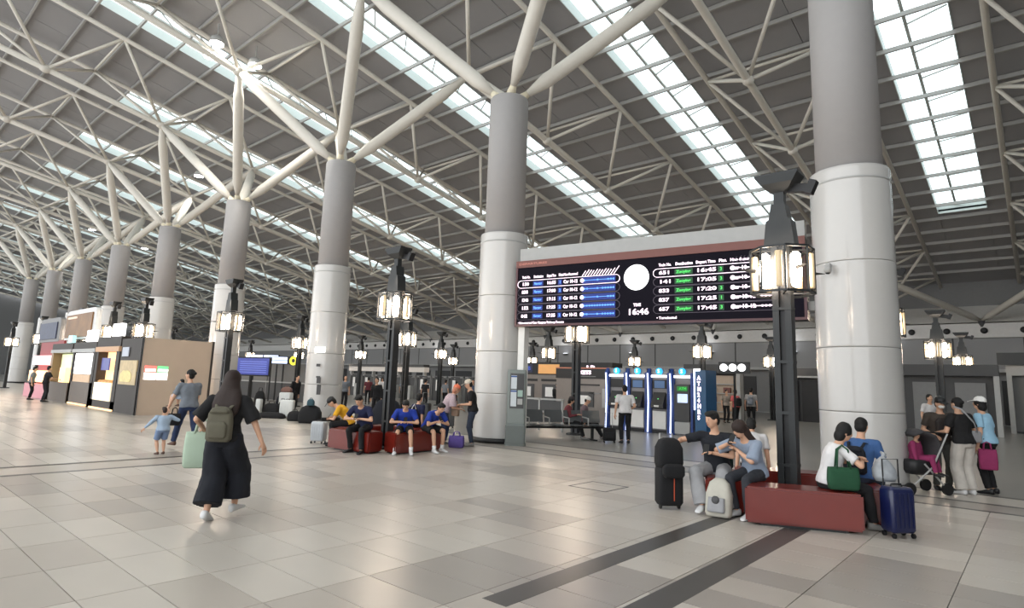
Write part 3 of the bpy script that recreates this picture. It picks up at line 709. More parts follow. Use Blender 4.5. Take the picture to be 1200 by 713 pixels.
for i in range(7): B(-6+2*i,-5.9+2*i,-.03,.1,0,2.3).build('mullion', m_dark if i%3 else m_grey, pt)
# ================================================================ FOOD KIOSKS
m_kd = mat('kiosk_dark', (54,48,44), .6); m_kb = mat('kiosk_brown_wall', (182,164,146), .55, scale=1.5); m_warm = mat('warm_glow', (255,205,150), .5, var=.12, scale=4, emit=1.5)
kx = W(21.9,-4.9)
kw = thing('kiosk_wall', 'plain brown-grey kiosk side wall with a small lit four-pane sign', 'wall panel', kx, 0)
B(-.1,0,0,2.5,0,2.78).build('wall_body', m_kb, kw); B(-.14,.02,2.42,2.5,0,2.8).build('corner_post', m_kd, kw); B(-.12,.02,0,.03,0,2.8).build('corner_trim', m_dgrey, kw)
for i,(y0,y1,z0,z1,c) in enumerate(((.14,.52,1.55,1.77,(250,120,110)),(.56,.92,1.55,1.77,(110,215,140)),(.14,.52,1.27,1.52,(255,255,255)),(.56,.92,1.27,1.52,(255,255,255)))):
    B(.0,.03,y0,y1,z0,z1).build('lit_pane', mat('lit_pane_%d'%i, c, .4, var=0, emit=1.6 if i>1 else 1.1), kw)
for i in range(2): B(.005,.035,.16+.42*i,.50+.42*i,1.57,1.66).build('pane_white_half', m_lit, kw)
def kiosk(u0, u1, name, lab):
    t = thing(name, lab, 'kiosk', W(u0,-4.9)); return t, u0-u1
k1, w = kiosk(24.3, 21.95, 'food_kiosk', 'dark kiosk front with a framed food picture and black lower panel')
B(0,w,0,.3,0,1.55).build('lower_panel', m_kd, k1); B(0,w,.02,.3,1.55,2.78).build('upper_panel', m_kd, k1)
fp = mat('food_picture', (178,158,120), .5, var=.5, scale=4, emit=.35)
B(.2,w-.3,-.02,.02,1.05,1.95).build('food_picture', fp, k1); MB().soft(1.3,.03,[(0,.8,1),(.15,1,1),(.3,.9,1),(.42,.5,1)],c=(1.0,-.03,1.15)).build('food_motif', mat('food_yellow',(205,190,130),.5,var=.4,scale=6,emit=.3), k1)
B(.3,1.0,-.03,.0,2.1,2.45).build('menu_sign', mat('menu_grey',(165,170,180),.5,emit=.4), k1)
k2, w = kiosk(27.4, 24.4, 'food_kiosk', 'brightly lit bakery kiosk with orange glow and glass display case')
B(0,w,.36,.46,0,2.5).build('glowing_back_wall', m_warm, k2); B(0,w,-.05,1,2.3,2.5).build('lintel', mat('warm_lintel',(190,150,115),.5,emit=.2), k2); B(0,w,0,.3,2.5,2.9).build('top_board', m_kd, k2)  # back wall glows by itself; the bakery's lamplight is put into it
B(0,w,0,.5,0,.35).build('plinth', m_kd, k2); B(.3,w-.5,-.02,.3,.35,1.05).build('display_case', mat('display_case_lit',(235,220,190),.4,var=.3,scale=5,emit=.9), k2)
B(0,w,-.04,.0,.0,.06).build('floor_light', m_warm, k2)
B(0,.3,0,.35,0,2.3).build('pier', m_kd, k2); B(w-.4,w,0,.35,0,2.3).build('pier', m_kd, k2)
B(.5,1.5,.1,.14,1.55,2.05).build('blue_screen', mat('kiosk_screen',(62,66,130),.4,var=.4,scale=5,emit=.6), k2)
for i in range(4): MB().soft(.4,.3,[(0,1,1),(.06,1,1),(.1,.7,.7)],c=(.6+.42*i,.2,1.06)).build('pastry_tray', mat('pastry',(196,150,96),.5,var=.3,scale=12,emit=.2), k2)
k3, w = kiosk(31.0, 27.5, 'food_kiosk', 'kiosk with a bright white lit menu panel')
B(0,w,.5,.6,0,2.5).build('back_wall', m_kd, k3); B(0,w,-.05,.6,2.3,2.45).build('lintel', m_lgrey, k3); B(0,w,0,.3,2.45,2.75).build('top_board', m_kd, k3); B(0,w,0,.45,0,1.0).build('counter', mat('kiosk_mid',(96,84,74),.5), k3)
B(.5,w-.5,.0,.05,1.35,2.25).build('white_panel', m_lit, k3); B(.5,w-.5,.0,.05,1.0,1.33).build('warm_strip', mat('warm_dim',(190,160,130),.5,var=.2,emit=.5), k3)
B(0,.25,0,.5,0,2.3).build('pier', m_kd, k3); B(w-.35,w,0,.5,0,2.3).build('pier', m_kd, k3); B(.3,w-.4,-.04,0,.02,.08).build('floor_light', m_warm, k3)
k4, w = kiosk(34.9, 31.2, 'food_kiosk', 'kiosk with pale green and yellow lit menu behind the man in black')
B(0,w,.5,.6,0,2.5).build('back_wall', m_kd, k4); B(0,w,-.05,.6,2.3,2.45).build('lintel', m_lgrey, k4); B(0,w,0,.3,2.45,2.75).build('top_board', m_kd, k4); B(0,w,0,.45,0,.9).build('counter', mat('kiosk_mid',(96,84,74),.5), k4)
B(.7,w-.5,.3,.5,.9,2.25).build('lit_menu', mat('lit_menu_green',(205,215,165),.4,var=.25,scale=4,emit=1.1), k4); B(1.5,2.6,.1,.3,.9,1.6).build('lit_case', m_warm, k4); B(0,.4,0,.5,0,2.3).build('pier', mat('tan_pier',(150,120,90),.5), k4)
k5, w = kiosk(40, 35.2, 'food_kiosk', 'red and pink lit kiosk at the left edge')
B(0,w,.5,.6,0,3.0).build('back_wall', mat('kiosk_red',(130,40,42),.5,emit=.3), k5); B(.2,w-.2,.2,.5,1.7,2.2).build('lit_panel', mat('pink_lit',(255,190,190),.4,var=.1,emit=1.4), k5); B(.2,w-.2,.1,.5,.8,1.4).build('lit_panel', m_warm, k5); B(0,w,0,.3,0,.7).build('counter', mat('kiosk_pink',(190,120,130),.4,emit=.3), k5)
for i,(u,z,lab) in enumerate(((28.4,2.95,'left white lit box sign on the kiosk roof'),(24.9,3.1,'right white lit box sign on the kiosk roof'),(31.6,2.89,'small pale cyan lit sign on the kiosk roof'))):
    q = B(-.55,.55,-.05,.1,-.2,.3).build('box_sign', m_lit if i<2 else mat('cyan_lit',(170,215,215),.4,var=0,emit=1.0)); q.location = W(u,-4.9,z); 
    if i == 2: q.scale = (.6,1,.7)
    tag(q, lab, 'sign')
bb = thing('billboard', 'rounded white-framed billboard with gold and brown picture', 'billboard', W(30.4,-4.5,0), 0)
MB().soft(4.9,.3,[(0,1,1),(1.3,1,1),(1.42,.9,1)],e=.25,c=(-1.4,0,2.95)).build('frame', m_white, bb); B(-3.5,.8,-.2,-.15,3.05,4.15).build('picture', mat('billboard_gold',(120,86,50),.5,var=.7,scale=1.6,emit=.25), bb)
B(-3.2,-1.6,-.22,-.2,3.95,4.05).build('headline', mat('pale_text',(215,190,170),.5,emit=.5), bb)
for x in (-3.2,.6): B(x,x+.12,.25,.37,2.3,3.0).build('post', m_dark, bb)
bb2 = thing('billboard', 'dull dark blue-grey billboard at the left edge', 'billboard', W(38.5,-4.3,0), 0)
MB().soft(4.4,.3,[(0,1,1),(1.2,1,1),(1.3,.9,1)],e=.25,c=(0,0,2.95)).build('frame', m_grey, bb2); B(-1.8,1.8,-.2,-.15,3.1,4.0).build('picture', mat('billboard_navy',(58,66,90),.5,var=.4,emit=.05), bb2)
for x in (-1.5,1.4): B(x,x+.12,.25,.37,2.8,3.0).build('post', m_dark, bb2)

# ================================================================ RED BENCHES
def bench(u, v, rot, L, lab, taper=.82, h=.45, D=.5):
    t = thing('bench', lab, 'bench', W(u, v), math.radians(rot))
    mb = MB(); x = L/2; y = D/2
    mb.add([(-x,-y,.03),(x,-y,.03),(x*taper,y,.03),(-x*taper,y,.03),(-x,-y,h),(x,-y,h),(x*taper,y,h),(-x*taper,y,h)],
           [(0,3,2,1),(4,5,6,7),(0,1,5,4),(1,2,6,5),(2,3,7,6),(3,0,4,7)])
    mb.build('seat_block', m_bench, t, bevel=.025)
    B(-x*.9*taper,x*.9*taper,-y*.8,y*.8,0,.04).build('plinth', m_black, t)
    return t
# rings of four around each lamp; rot = heading of long side
def bring(u, v, rot, labs, skip=(), L=1.42):
    for i in range(4):
        if i in skip: continue
        a = math.radians(rot + 90*i); r = .85
        p = W(u, v) + Vector((math.sin(a)*r, -math.cos(a)*r, 0))
        bench(-p.x, p.y, rot + 90*i, L, labs[i])
bring(.2, -3.6, 24, ['long red lacquered bench in front of the right lamp post','red bench right of the lamp post, under the woman with green bag','red bench behind the right lamp post','red bench left of the lamp post, under the young couple'], L=1.3)
bring(9.1, -3.6, 4, ['red bench at centre left, under the man in dark navy','red bench under the two boys in blue','red bench behind the central lamp post','red bench under the man in yellow'])

# ================================================================ PEOPLE
SKIN = mat('skin', (205,160,132), .55, var=.05); m_hair = mat('hair_black', (13,11,10), .75, var=.3, scale=30); m_hairb = mat('hair_dark_brown', (40,25,19), .7, var=.35, scale=25)
m_eye = mat('eye_dark', (28,22,20), .3); m_lip = mat('lips', (170,95,88), .5)
def cloth(name, c, **k): return mat('cloth_'+name, c, .85, var=k.get('var',.18), scale=k.get('scale',9), bump=.25)
def remesh(mb, name, mats, vox, sm=3, wr=0, seed=0):
    me = mb.mesh('tmp', mats[0] if isinstance(mats, list) else mats)
    o = bpy.data.objects.new('tmp', me)
    r = o.modifiers.new('r', 'REMESH'); r.mode = 'VOXEL'; r.voxel_size = vox
    s = o.modifiers.new('s', 'SMOOTH'); s.factor = .5; s.iterations = sm
    nm = evalmesh(o); bpy.data.meshes.remove(me)
    nm.name = name
    if wr:
        n = len(nm.vertices); co = [0.0]*(3*n); nm.vertices.foreach_get('co', co); no = [0.0]*(3*n); nm.vertex_normals.foreach_get('vector', no); out = list(co); o7 = seed*3.1
        for i in range(0, 3*n, 3):
            x, y, z = co[i]*7+o7, co[i+1]*7, co[i+2]*7
            d = wr*(noise.noise((x*1.6, y*1.6, z*.7)) + .5*noise.noise((x*2.3, y*2.3, z*2.3)))
            out[i] += no[i]*d; out[i+1] += no[i+1]*d; out[i+2] += no[i+2]*d
        nm.vertices.foreach_set('co', out)
    nm.polygons.foreach_set('use_smooth', [True]*len(nm.polygons))
    return nm
def ik(a, t, l1, l2, pole):
    d = t-a; L = min(d.length, (l1+l2)*.998); dn = d.normalized(); c = max(-1, min(1, (l1*l1+L*L-l2*l2)/(2*l1*L)))
    p = Vector(pole); p = p - dn*p.dot(dn)
    if p.length < 1e-4: p = Vector((0,1,0)) - dn*dn.y
    p.normalize()
    return a + dn*l1*c + p*l1*math.sqrt(1-c*c), a + dn*L
PC = [0]
def hand(mb, w, d, n, k, curl=.5, side=1):
    d = d.normalized(); n = (n - d*n.dot(d)).normalized(); s = d.cross(n)*side
    rs = []
    for t, hw, th in ((-.01,.024,.018),(.02,.030,.017),(.055,.038,.015),(.088,.037,.012)):
        rs.append([w + d*t*k + s*math.cos(2*PI*j/10)*hw*k + n*math.sin(2*PI*j/10)*th*k for j in range(10)])
    mb.rings(rs)
    for i, (o, L) in enumerate(((.028,.070),(.010,.078),(-.009,.073),(-.027,.058))):
        p = w + (d*.085 + s*o)*k; a1 = curl*.7; a2 = curl*1.6
        q = p + (d*math.cos(a1) + n*math.sin(a1))*L*.5*k; r = q + (d*math.cos(a2) + n*math.sin(a2))*L*.5*k
        mb.path([p - d*.01*k, q, r], [.0088*k,.0082*k,.006*k], 6)
    p = w + (d*.025 + s*.028)*k; q = p + (d*.6 + s*.7 + n*.25).normalized()*.035*k; r = q + (d*.85 + s*.2 + n*.4).normalized()*.03*k
    mb.path([p, q, r], [.012*k,.0105*k,.007*k], 6)
def person(lab, u, v, head, H=1.68, sit=False, hz=None, lean=4, curl=6, yaw=0, nod=0, tilt=0, lh=None, rh=None, lf=None, rf=None, lel=None, rel=None, lkn=None, rkn=None,
           top=None, sleeve='short', bottom=None, legs='trousers', hair='short', hairm=None, shoes=None, cap=None, capm=None, mask=None, far=False, build=1.0, fem=False,
           socks=None, z=0, twist=0, curlh=.5, group=None, extra=None, thick=1.0, lfd=None, rfd=None):
    PC[0] += 1; k = H/1.7; vox = .022*k if far else .0115*k
    root = thing('person', lab, 'person', W(u, v, z), math.radians(41.3 - head), group)
    hz = hz if hz is not None else (.53 if sit else .905*k)
    P = Vector((0,0,hz)); N = 12
    def sp(t):   # integrate the spine
        p = Vector(P); n = 12
        for i in range(n):
            a = math.radians(lean + curl*(i+.5)/n*t/.5*1.0); p = p + Vector((0, math.sin(a), math.cos(a)))*(t*k/n)
        return p
    def sd(t): a = math.radians(lean + curl*t/.5); return Vector((0, math.sin(a), math.cos(a)))
    tw = math.radians(twist); X = Vector((math.cos(tw), math.sin(tw), 0))
    def lat(t): f = max(0, min(1, t/.45)); return Vector((math.cos(tw*f), math.sin(tw*f), 0))
    shw = (.165 if fem else .185)*k*build; hipw = .092*k*build
    neck = sp(.50); sh = {s: sp(.445) + lat(.445)*s*shw for s in (-1, 1)}
    hip = {s: P + Vector((s*hipw, 0, 0)) for s in (-1, 1)}
    aL, fL, tL, cL = .285*k, .25*k, .425*k, .415*k
    dl = dict(lh=Vector((-shw-.06, .06, sh[-1].z-.52*k)), rh=Vector((shw+.06, .06, sh[1].z-.52*k)))
    hd = {-1: Vector(lh) if lh else dl['lh'], 1: Vector(rh) if rh else dl['rh']}
    ft = {-1: Vector(lf) if lf else Vector((-.1*k, 0 if not sit else .42, .08*k)), 1: Vector(rf) if rf else Vector((.1*k, 0 if not sit else .42, .08*k))}
    el, wr, kn, an = {}, {}, {}, {}
    for s in (-1, 1):
        el[s], wr[s] = ik(sh[s], hd[s], aL, fL, ({-1: lel, 1: rel}[s]) or (s*.5, -1, -.4))
        kn[s], an[s] = ik(hip[s], ft[s], tL, cL, ({-1: lkn, 1: rkn}[s]) or (s*.1, 1, .3))
    bw = build
    # head frame
    ya, na, ta = math.radians(-yaw), math.radians(nod), math.radians(tilt)
    R = Matrix.Rotation(ya, 3, 'Z') @ Matrix.Rotation(-na, 3, 'X') @ Matrix.Rotation(ta, 3, 'Y')
    nd = sd(.5).lerp(R @ Vector((0,0,1)), .5).normalized()
    HC = neck + nd*.075*k + R @ Vector((0,.012,.105))*k
    def hp(x, y, z_): return HC + R @ (Vector((x, y, z_))*k)
    def torso(mb, off=0, t0=-.09, t1=.53, hem=0):
        prof = [(-.09,.125,.09),(-.03,.165,.115),(.03,.168,.115),(.10,.142 if fem else .15,.10),(.17,.128 if fem else .145,.095),(.25,.142 if fem else .158,.105),(.34,.16 if fem else .178,.112),(.41,.165 if fem else .185,.10),(.455,.13,.082),(.485,.078,.066),(.51,.056,.058),(.55,.05,.054)]
        rs = []
        for t, a, b in prof:
            if t < t0 or t > t1: continue
            c = sp(t); d = sd(t); x = lat(t); y = d.cross(x); fl = 1+hem*max(0, (.2-t))
            rs.append([c + x*math.cos(2*PI*j/20)*(a*bw*k+off)*fl + y*math.sin(2*PI*j/20)*(b*thick*bw*k+off)*fl for j in range(20)])
        mb.rings(rs)
    body = MB(); torso(body)
    body.cap(neck - nd*.03*k, neck + nd*.12*k, .056*k, .05*k)
    body.ell(HC, (.074*k,.092*k,.112*k), 16, 12, R); body.ell(hp(0,.022,-.05), (.055*k,.068*k,.068*k), 14, 10, R)
    body.ell(hp(0,.092,-.012), (.013*k,.02*k,.026*k), 8, 6, R)
    for s in (-1, 1): body.ell(hp(s*.075,-.004,-.01), (.012*k,.02*k,.032*k), 8, 6, R)
    for s in (-1, 1):
        body.cap(sh[s], el[s], .047*k*bw, .037*k*bw); body.cap(el[s], wr[s], .037*k*bw, .025*k)
        body.cap(hip[s], kn[s], .08*k*bw, .052*k*bw); m_ = kn[s].lerp(an[s], .3); body.cap(kn[s], m_, .05*k, .054*k*bw); body.cap(m_, an[s], .054*k*bw, .034*k)
        body.cap(sp(.43)+lat(.43)*s*.08*k, sh[s], .06*k, .05*k*bw)
    bm_ = remesh(body, 'body', SKIN, vox)
    # hands, eyes and lips joined to the body mesh
    ex = MB()
    for s in (-1, 1):
        d = (wr[s]-el[s]).normalized(); n = Vector((-s*.9, .35, 0)) if abs(d.z) > .6 else Vector((0,0,-1)) ; hand(ex, wr[s], d, n, k, curlh, side=-s)
    fc = hp(0,.09,0)
    ex.k = 1
    for s in (-1, 1): ex.ell(hp(s*.03,.087,.010), (.009*k,.005*k,.0045*k), 8, 6, R)
    for s in (-1, 1): ex.ell(hp(s*.031,.085,.030), (.015*k,.004*k,.0022*k), 8, 6, R)
    ex.k = 2; ex.ell(hp(0,.086,-.055), (.021*k,.006*k,.007*k), 8, 6, R)
    em = ex.mesh('t', [SKIN, m_eye, m_lip], True)
    bm2 = bmesh.new(); bm2.from_mesh(bm_); bm2.from_mesh(em); bm2.to_mesh(bm_); bm2.free(); bpy.data.meshes.remove(em)
    for m in (m_eye, m_lip): bm_.materials.append(m)
    bm_.polygons.foreach_set('use_smooth', [True]*len(bm_.polygons))
    inst('body', bm_, root)
    # garments
    if top:
        g = MB(); torso(g, .017*k, -.07 if not sit else -.03, .50, .25)
        for s in (-1, 1):
            g.cap(sp(.43)+lat(.43)*s*.07*k, sh[s], .07*k, .066*k*bw)
            if sleeve == 'short': g.tube(sh[s], sh[s].lerp(el[s], .72), .068*k*bw, .062*k*bw, 14)
            elif sleeve == 'wide': g.tube(sh[s], sh[s].lerp(el[s], .95), .07*k*bw, .085*k*bw, 14)
            elif sleeve == 'long':
                g.cap(sh[s], el[s], .064*k*bw, .052*k*bw); g.tube(el[s], el[s].lerp(wr[s], .94), .052*k*bw, .038*k, 12)
        inst('shirt', remesh(g, 'shirt', top, vox, 2, .011*k, PC[0]), root)
    if bottom:
        g = MB(); torso(g, .012*k, -.09, .10)
        for s in (-1, 1):
            if legs == 'trousers':
                g.cap(hip[s], kn[s], .094*k*bw, .068*k*bw); g.tube(kn[s], an[s].lerp(kn[s], .04), .066*k*bw, .056*k, 14)
            elif legs == 'wide':
                g.cap(hip[s], kn[s], .10*k*bw, .09*k*bw); g.tube(kn[s], an[s].lerp(kn[s], .02), .09*k*bw, .10*k, 14)
            elif legs == 'culottes':
                dn = (kn[s]-hip[s]).normalized()
                g.path([hip[s]+Vector((0,0,.06*k)), hip[s]-Vector((0,0,.05*k)), kn[s], kn[s].lerp(an[s],.80)+Vector((s*.01,0,0))], [.10*k,.12*k,.14*k,.155*k], 18, side=(1,0,0))
            elif legs == 'shorts':
                g.cap(hip[s], hip[s].lerp(kn[s], .3), .098*k*bw, .095*k*bw); g.tube(hip[s].lerp(kn[s], .2), hip[s].lerp(kn[s], .86), .096*k*bw, .088*k*bw, 14)
        inst({'shorts':'shorts','culottes':'culottes'}.get(legs,'trousers'), remesh(g, 'trousers', bottom, vox, 2, .009*k, PC[0]+7), root)
    for s in (-1, 1):
        fd = {-1: lfd, 1: rfd}[s]; fd = Vector(fd).normalized() if fd else Vector((s*.12, 1, 0)).normalized()
        upv = (Vector((0,0,1)) - fd*fd.z).normalized(); sx = fd.cross(upv); a0 = an[s] - upv*.035*k
        g = MB(); rs = []
        for t, w_, h0, h1 in ((-.075,.022,-.035,.03),(-.06,.036,-.043,.05),(-.02,.040,-.044,.055),(.05,.041,-.044,.03),(.11,.047,-.044,.005),(.16,.04,-.044,-.008),(.185,.02,-.04,-.018)):
            cz = (h0+h1)/2; hh = (h1-h0)/2
            rs.append([a0 + fd*t*k + sx*w_*k*math.cos(2*PI*j/12) + upv*(cz+hh*math.copysign(abs(math.sin(2*PI*j/12))**.6, math.sin(2*PI*j/12)))*k for j in range(12)])
        g.rings(rs); g.build('shoe', shoes or m_black, root, True)
        if socks: MB().tube(an[s]-Vector((0,0,.02)), an[s].lerp(kn[s], .22), .046*k, .05*k, 12).build('sock', socks, root, True)
    hm = hairm or m_hair
    if hair != 'none':
        g = MB()
        if hair in ('short','short_full'):
            g.ell(hp(0,-.016,.03), (.083*k,.094*k,.095*k), 16, 10, R); g.ell(hp(0,-.04,-.02), (.078*k,.07*k,.08*k), 14, 8, R)
            if hair == 'short_full': g.ell(hp(0,.022,.082), (.074*k,.072*k,.042*k), 14, 8, R)
        elif hair == 'bob':
            g.ell(hp(0,-.014,.02), (.092*k,.1*k,.108*k), 16, 10, R); g.ell(hp(0,-.04,-.06), (.09*k,.07*k,.09*k), 14, 8, R)
        elif hair == 'bun':
            g.ell(hp(0,-.016,.03), (.084*k,.095*k,.095*k), 16, 10, R); g.ell(hp(0,-.105,.03), (.04*k,.04*k,.04*k), 10, 8, R); g.ell(hp(0,-.04,-.02), (.075*k,.06*k,.08*k), 14, 8, R)
        elif hair == 'long':
            g.ell(hp(0,-.014,.02), (.095*k,.104*k,.108*k), 16, 10, R)
            b0 = hp(0,-.04,0); bdir = -sd(.35); nrm = Vector((0,-1,0)); rs = []
            for t, w_, th, oy in ((0,.095,.075,0),(.10,.12,.07,.0),(.18,.155,.065,.03),(.28,.17,.055,.055),(.38,.15,.04,.065),(.46,.09,.025,.065)):
                c = b0 + bdir*t*k + nrm*oy*k*.9
                rs.append([c + X*math.cos(2*PI*j/18)*w_*k + Vector((0,1,0))*math.sin(2*PI*j/18)*th*k for j in range(18)])
            g.rings(rs)
        inst('hair', remesh(g, 'hair', hm, vox*.9, 2, .006*k, PC[0]), root)
    if cap:
        g = MB(); g.ell(hp(0,-.012,.05), (.09*k,.102*k,.085*k), 18, 10, R)
        if cap == 'peak':
            rs = []
            for t, w_ in ((.0,.08),(.05,.078),(.10,.055),(.115,.02)):
                rs.append([hp(math.cos(2*PI*j/12)*w_, .07+t, .055-.25*t+math.sin(2*PI*j/12)*.008) for j in range(12)])
            g.rings(rs)
        if cap == 'brim': g.path([hp(0,-.01,.035), hp(0,-.01,.045)], [.15*k,.12*k], 20, side=R@Vector((1,0,0)))
        g.build('cap', capm or m_black, root, True)
    if mask:
        MB().ell(hp(0,.045,-.045), (.058*k,.06*k,.045*k), 14, 8, R).build('face_mask', mask, root, True)
    J = dict(sh=sh, el=el, wr=wr, kn=kn, an=an, HC=HC, neck=neck, sp=sp, hip=hip, k=k, root=root)
    J['world'] = lambda p: Matrix.Translation(root.location) @ Matrix.Rotation(root.rotation_euler.z, 4, 'Z') @ Vector(p)
    return J
# carried bags
def backpack(lab, J, t, m, w=.28, d=.13, h=.36, straps=True, front=False, pocket=True):
    s = -1 if not front else 1; k = J['k']; sp = J['sp']; c = sp(t)
    r = J['root']; loc = J['world'](c + Vector((0, s*(.125*k + d/2), 0)))
    b = thing('backpack', lab, 'backpack', loc, r.rotation_euler.z + (0 if not front else PI))
    MB().soft(w, d, [(-h/2,.8,.7),(-h/2+.03,1,.95),(0,1,1),(h*.3,.92,.9),(h*.45,.7,.6),(h/2,.3,.3)], e=.5).build('bag_body', m, b, True)
    bo_ = b.children[0]
    if pocket: MB().soft(w*.75, d*.5, [(-.12,.8,.8),(-.1,1,1),(.02,1,1),(.06,.7,.6)], e=.5, c=(0,-d*.5,-.03)).build('pocket', m, bo_, True)
    MB().soft(w*.8, d*.9, [(0,1,1),(.03,.9,.9),(.05,.5,.5)], e=.5, c=(0,-.02,h*.32)).build('flap', m, bo_, True)
    if straps:
        for x in (-1, 1):
            MB().path([(x*w*.25, .03, h*.4), (x*w*.36, .10, h*.62), (x*w*.42, .21, h*.58), (x*w*.42,.25,.1), (x*w*.42,.16,-h*.25)], [.02]*5, 6, flat=.3, side=(1,0,0)).build('strap', m, b, True)
    return b
def tote(lab, loc, rz, m, w=.42, d=.16, h=.4, hh=.2, name='tote_bag', cat='bag'):
    b = thing(name, lab, cat, loc, rz)
    MB().soft(w, d, [(0,.85,.8),(.02,.95,.95),(h*.4,1,1),(h*.8,.98,.75),(h,.95,.5)], e=.4).build('bag_body', m, b, True)
    for y in (-d*.25, d*.25):
        MB().path([(-w*.22,y,h*.95),(-w*.16,y*.7,h+hh*.8),(0,0,h+hh),(w*.16,y*.7,h+hh*.8),(w*.22,y,h*.95)], .011, 6).build('handle', m, b, True)
    return b
def suitcase(lab, loc, rz, m, w=.38, d=.24, h=.55, hand_h=.35, soft=False, handle=True, tilt=0):
    b = thing('suitcase', lab, 'suitcase', loc, rz); b.rotation_euler[0] = tilt
    z0 = .06
    MB().soft(w, d, [(z0,.88,.85),(z0+.03,1,1),(z0+h*.5,1.0,1.03 if soft else 1),(z0+h-.04,1,1),(z0+h,.88,.8)], e=.28).build('shell', m, b, True); sh_ = b.children[0]
    if not soft:
        for i in range(5):
            x = -w*.36+w*.18*i; B(x-.008,x+.008,-d/2-.008,-d/2+.01,z0+.06,z0+h-.06).build('rib', m, sh_)
    else: MB().soft(w*.8, .06, [(0,.9,.9),(.02,1,1),(h*.45,1,1),(h*.5,.8,.5)], e=.4, c=(0,-d/2,z0+.06)).build('front_pocket', m, sh_, True)
    for x in (-1,1):
        for y in (-1,1): 
            q = MB().path([(-.012,0,0),(.012,0,0)],[.028,.028],12,side=(0,1,0)).build('wheel', m_black, b, loc=(x*w*.4,y*d*.35,.028))
    MB().path([(-.07,0,z0+h),(-.06,0,z0+h+.03),(.06,0,z0+h+.03),(.07,0,z0+h)],.01,6).build('carry_handle', m_black, b)
    if handle: MB().path([(-.1,d*.35,z0+h-.03),(-.1,d*.35,z0+h+hand_h),(.1,d*.35,z0+h+hand_h),(.1,d*.35,z0+h-.03)],.009,6).build('telescopic_handle', m_lgrey if handle is True else m_black, b)
    return b
def phone(J, s, lab):
    w = J['world']((J['wr'][s])) ; d = (J['wr'][s]-J['el'][s]).normalized(); p = J['world'](J['wr'][s]+d*.09*J['k'])
    o = B(-.036,.036,-.005,.005,-.075,.075).build('phone', m_black, bevel=0); o.location = p + Vector((0,0,.035)); o.rotation_euler = (.6,0,J['root'].rotation_euler.z); tag(o, lab, 'phone')

tee_k = cloth('black_tee', (17,16,18)); navy = cloth('navy', (15,18,28)); blackt = cloth('black_trousers', (17,17,20)); jean = cloth('blue_jeans', (38,52,84)); greyT = cloth('grey_tee', (112,118,126))
whiteT = cloth('white_shirt', (214,212,212)); yell = cloth('yellow', (214,158,28)); blueT = cloth('royal_blue', (24,54,150)); dblue = cloth('dark_blue_shirt', (20,27,62)); pat = cloth('patterned', (176,158,164), var=.55, scale=40)
lgrey = cloth('light_grey_trousers', (150,150,152)); gblue = cloth('grey_blue_shirt', (138,150,168)); cream = cloth('cream_trousers', (190,184,176)); pinkT = cloth('coral', (214,104,104)); paleb = cloth('pale_blue', (160,178,198)); dred = cloth('dark_red_pattern', (112,50,56), var=.5, scale=30)
denimT = cloth('blue_polo', (58,92,142)); wsh = mat('white_shoe', (215,215,215), .5); bsh = mat('brown_shoe', (90,62,50), .6); olive = cloth('olive_bag', (92,88,74)); mint = cloth('mint_bag', (168,186,166), var=.06); gsh = mat('grey_shoe',(120,118,115),.6)
green = cloth('green_bag', (28,74,48)); magenta = cloth('magenta', (132,40,84)); orangec = cloth('orange', (222,120,88)); creamc = cloth('cream_cap', (206,196,182)); wcap = mat('white_helmet', (232,230,226), .4)

# walking woman
J = person('woman walking away in black top and navy culottes with long dark hair', 4.50, -9.38, -2, H=1.64, fem=True, build=1.06, top=tee_k, sleeve='wide', bottom=navy, legs='culottes', hair='long', hairm=m_hairb, shoes=wsh, hz=.87,
    lf=(-.06,-.14,.10), rf=(.09,.22,.12), rfd=(.25,1,.1), lfd=(0,1,-.35), lh=(-.31,.14,.96), rh=(.42,.06,.78), lel=(-.5,-1,-.5), rel=(1,-.8,0), lean=3, curl=4)
backpack('small olive-grey backpack on the walking woman', J, .18, olive, w=.27, d=.12, h=.38)
tote('large mint green bag hanging from the walking woman\'s left hand', J['world'](J['wr'][-1]+Vector((-.03,.06,-.44))), J['root'].rotation_euler.z+.3, mint, w=.36, d=.2, h=.40, hh=.14)
# adult with child
J = person('adult in grey T-shirt and jeans leading a small child by the hand', 11.1, -7.25, -52, H=1.66, top=greyT, bottom=jean, hair='bun', shoes=bsh, lean=6, curl=8, yaw=-35, lf=(-.1,.34,.10), rf=(.1,-.30,.14), rfd=(0,1,-.5), lh=(-.36,.34,.62), rh=(.1,.34,1.1), lel=(-1,-.3,0), build=1.05)
K = person('small child in pale blue top and shorts walking with arms out', 10.50, -7.92, -50, H=.92, top=paleb, sleeve='long', bottom=cloth('denim_shorts_pale',(120,140,172)), legs='shorts', hair='short_full', hairm=m_hairb, shoes=bsh, hz=.47, lh=(-.33,.06,.48), rh=(.22,.12,.68), thick=1.25, build=1.25, lean=2)
C2 = person('toddler with dark hair carried against the adult\'s chest', 11.24, -7.37, -70, H=.8, hz=.25, sit=True, z=.82, top=cloth('toddler_white',(150,160,170)), bottom=paleb, legs='shorts', hair='short_full', far=True, lf=(-.1,.2,.08), rf=(.1,.2,.08), thick=1.2, build=1.2, shoes=bsh)
tote('black shoulder bag held by the adult leading the child', W(11.02,-7.55,.5), 1.2, blackt, w=.24, d=.1, h=.24, hh=.12, name='handbag')
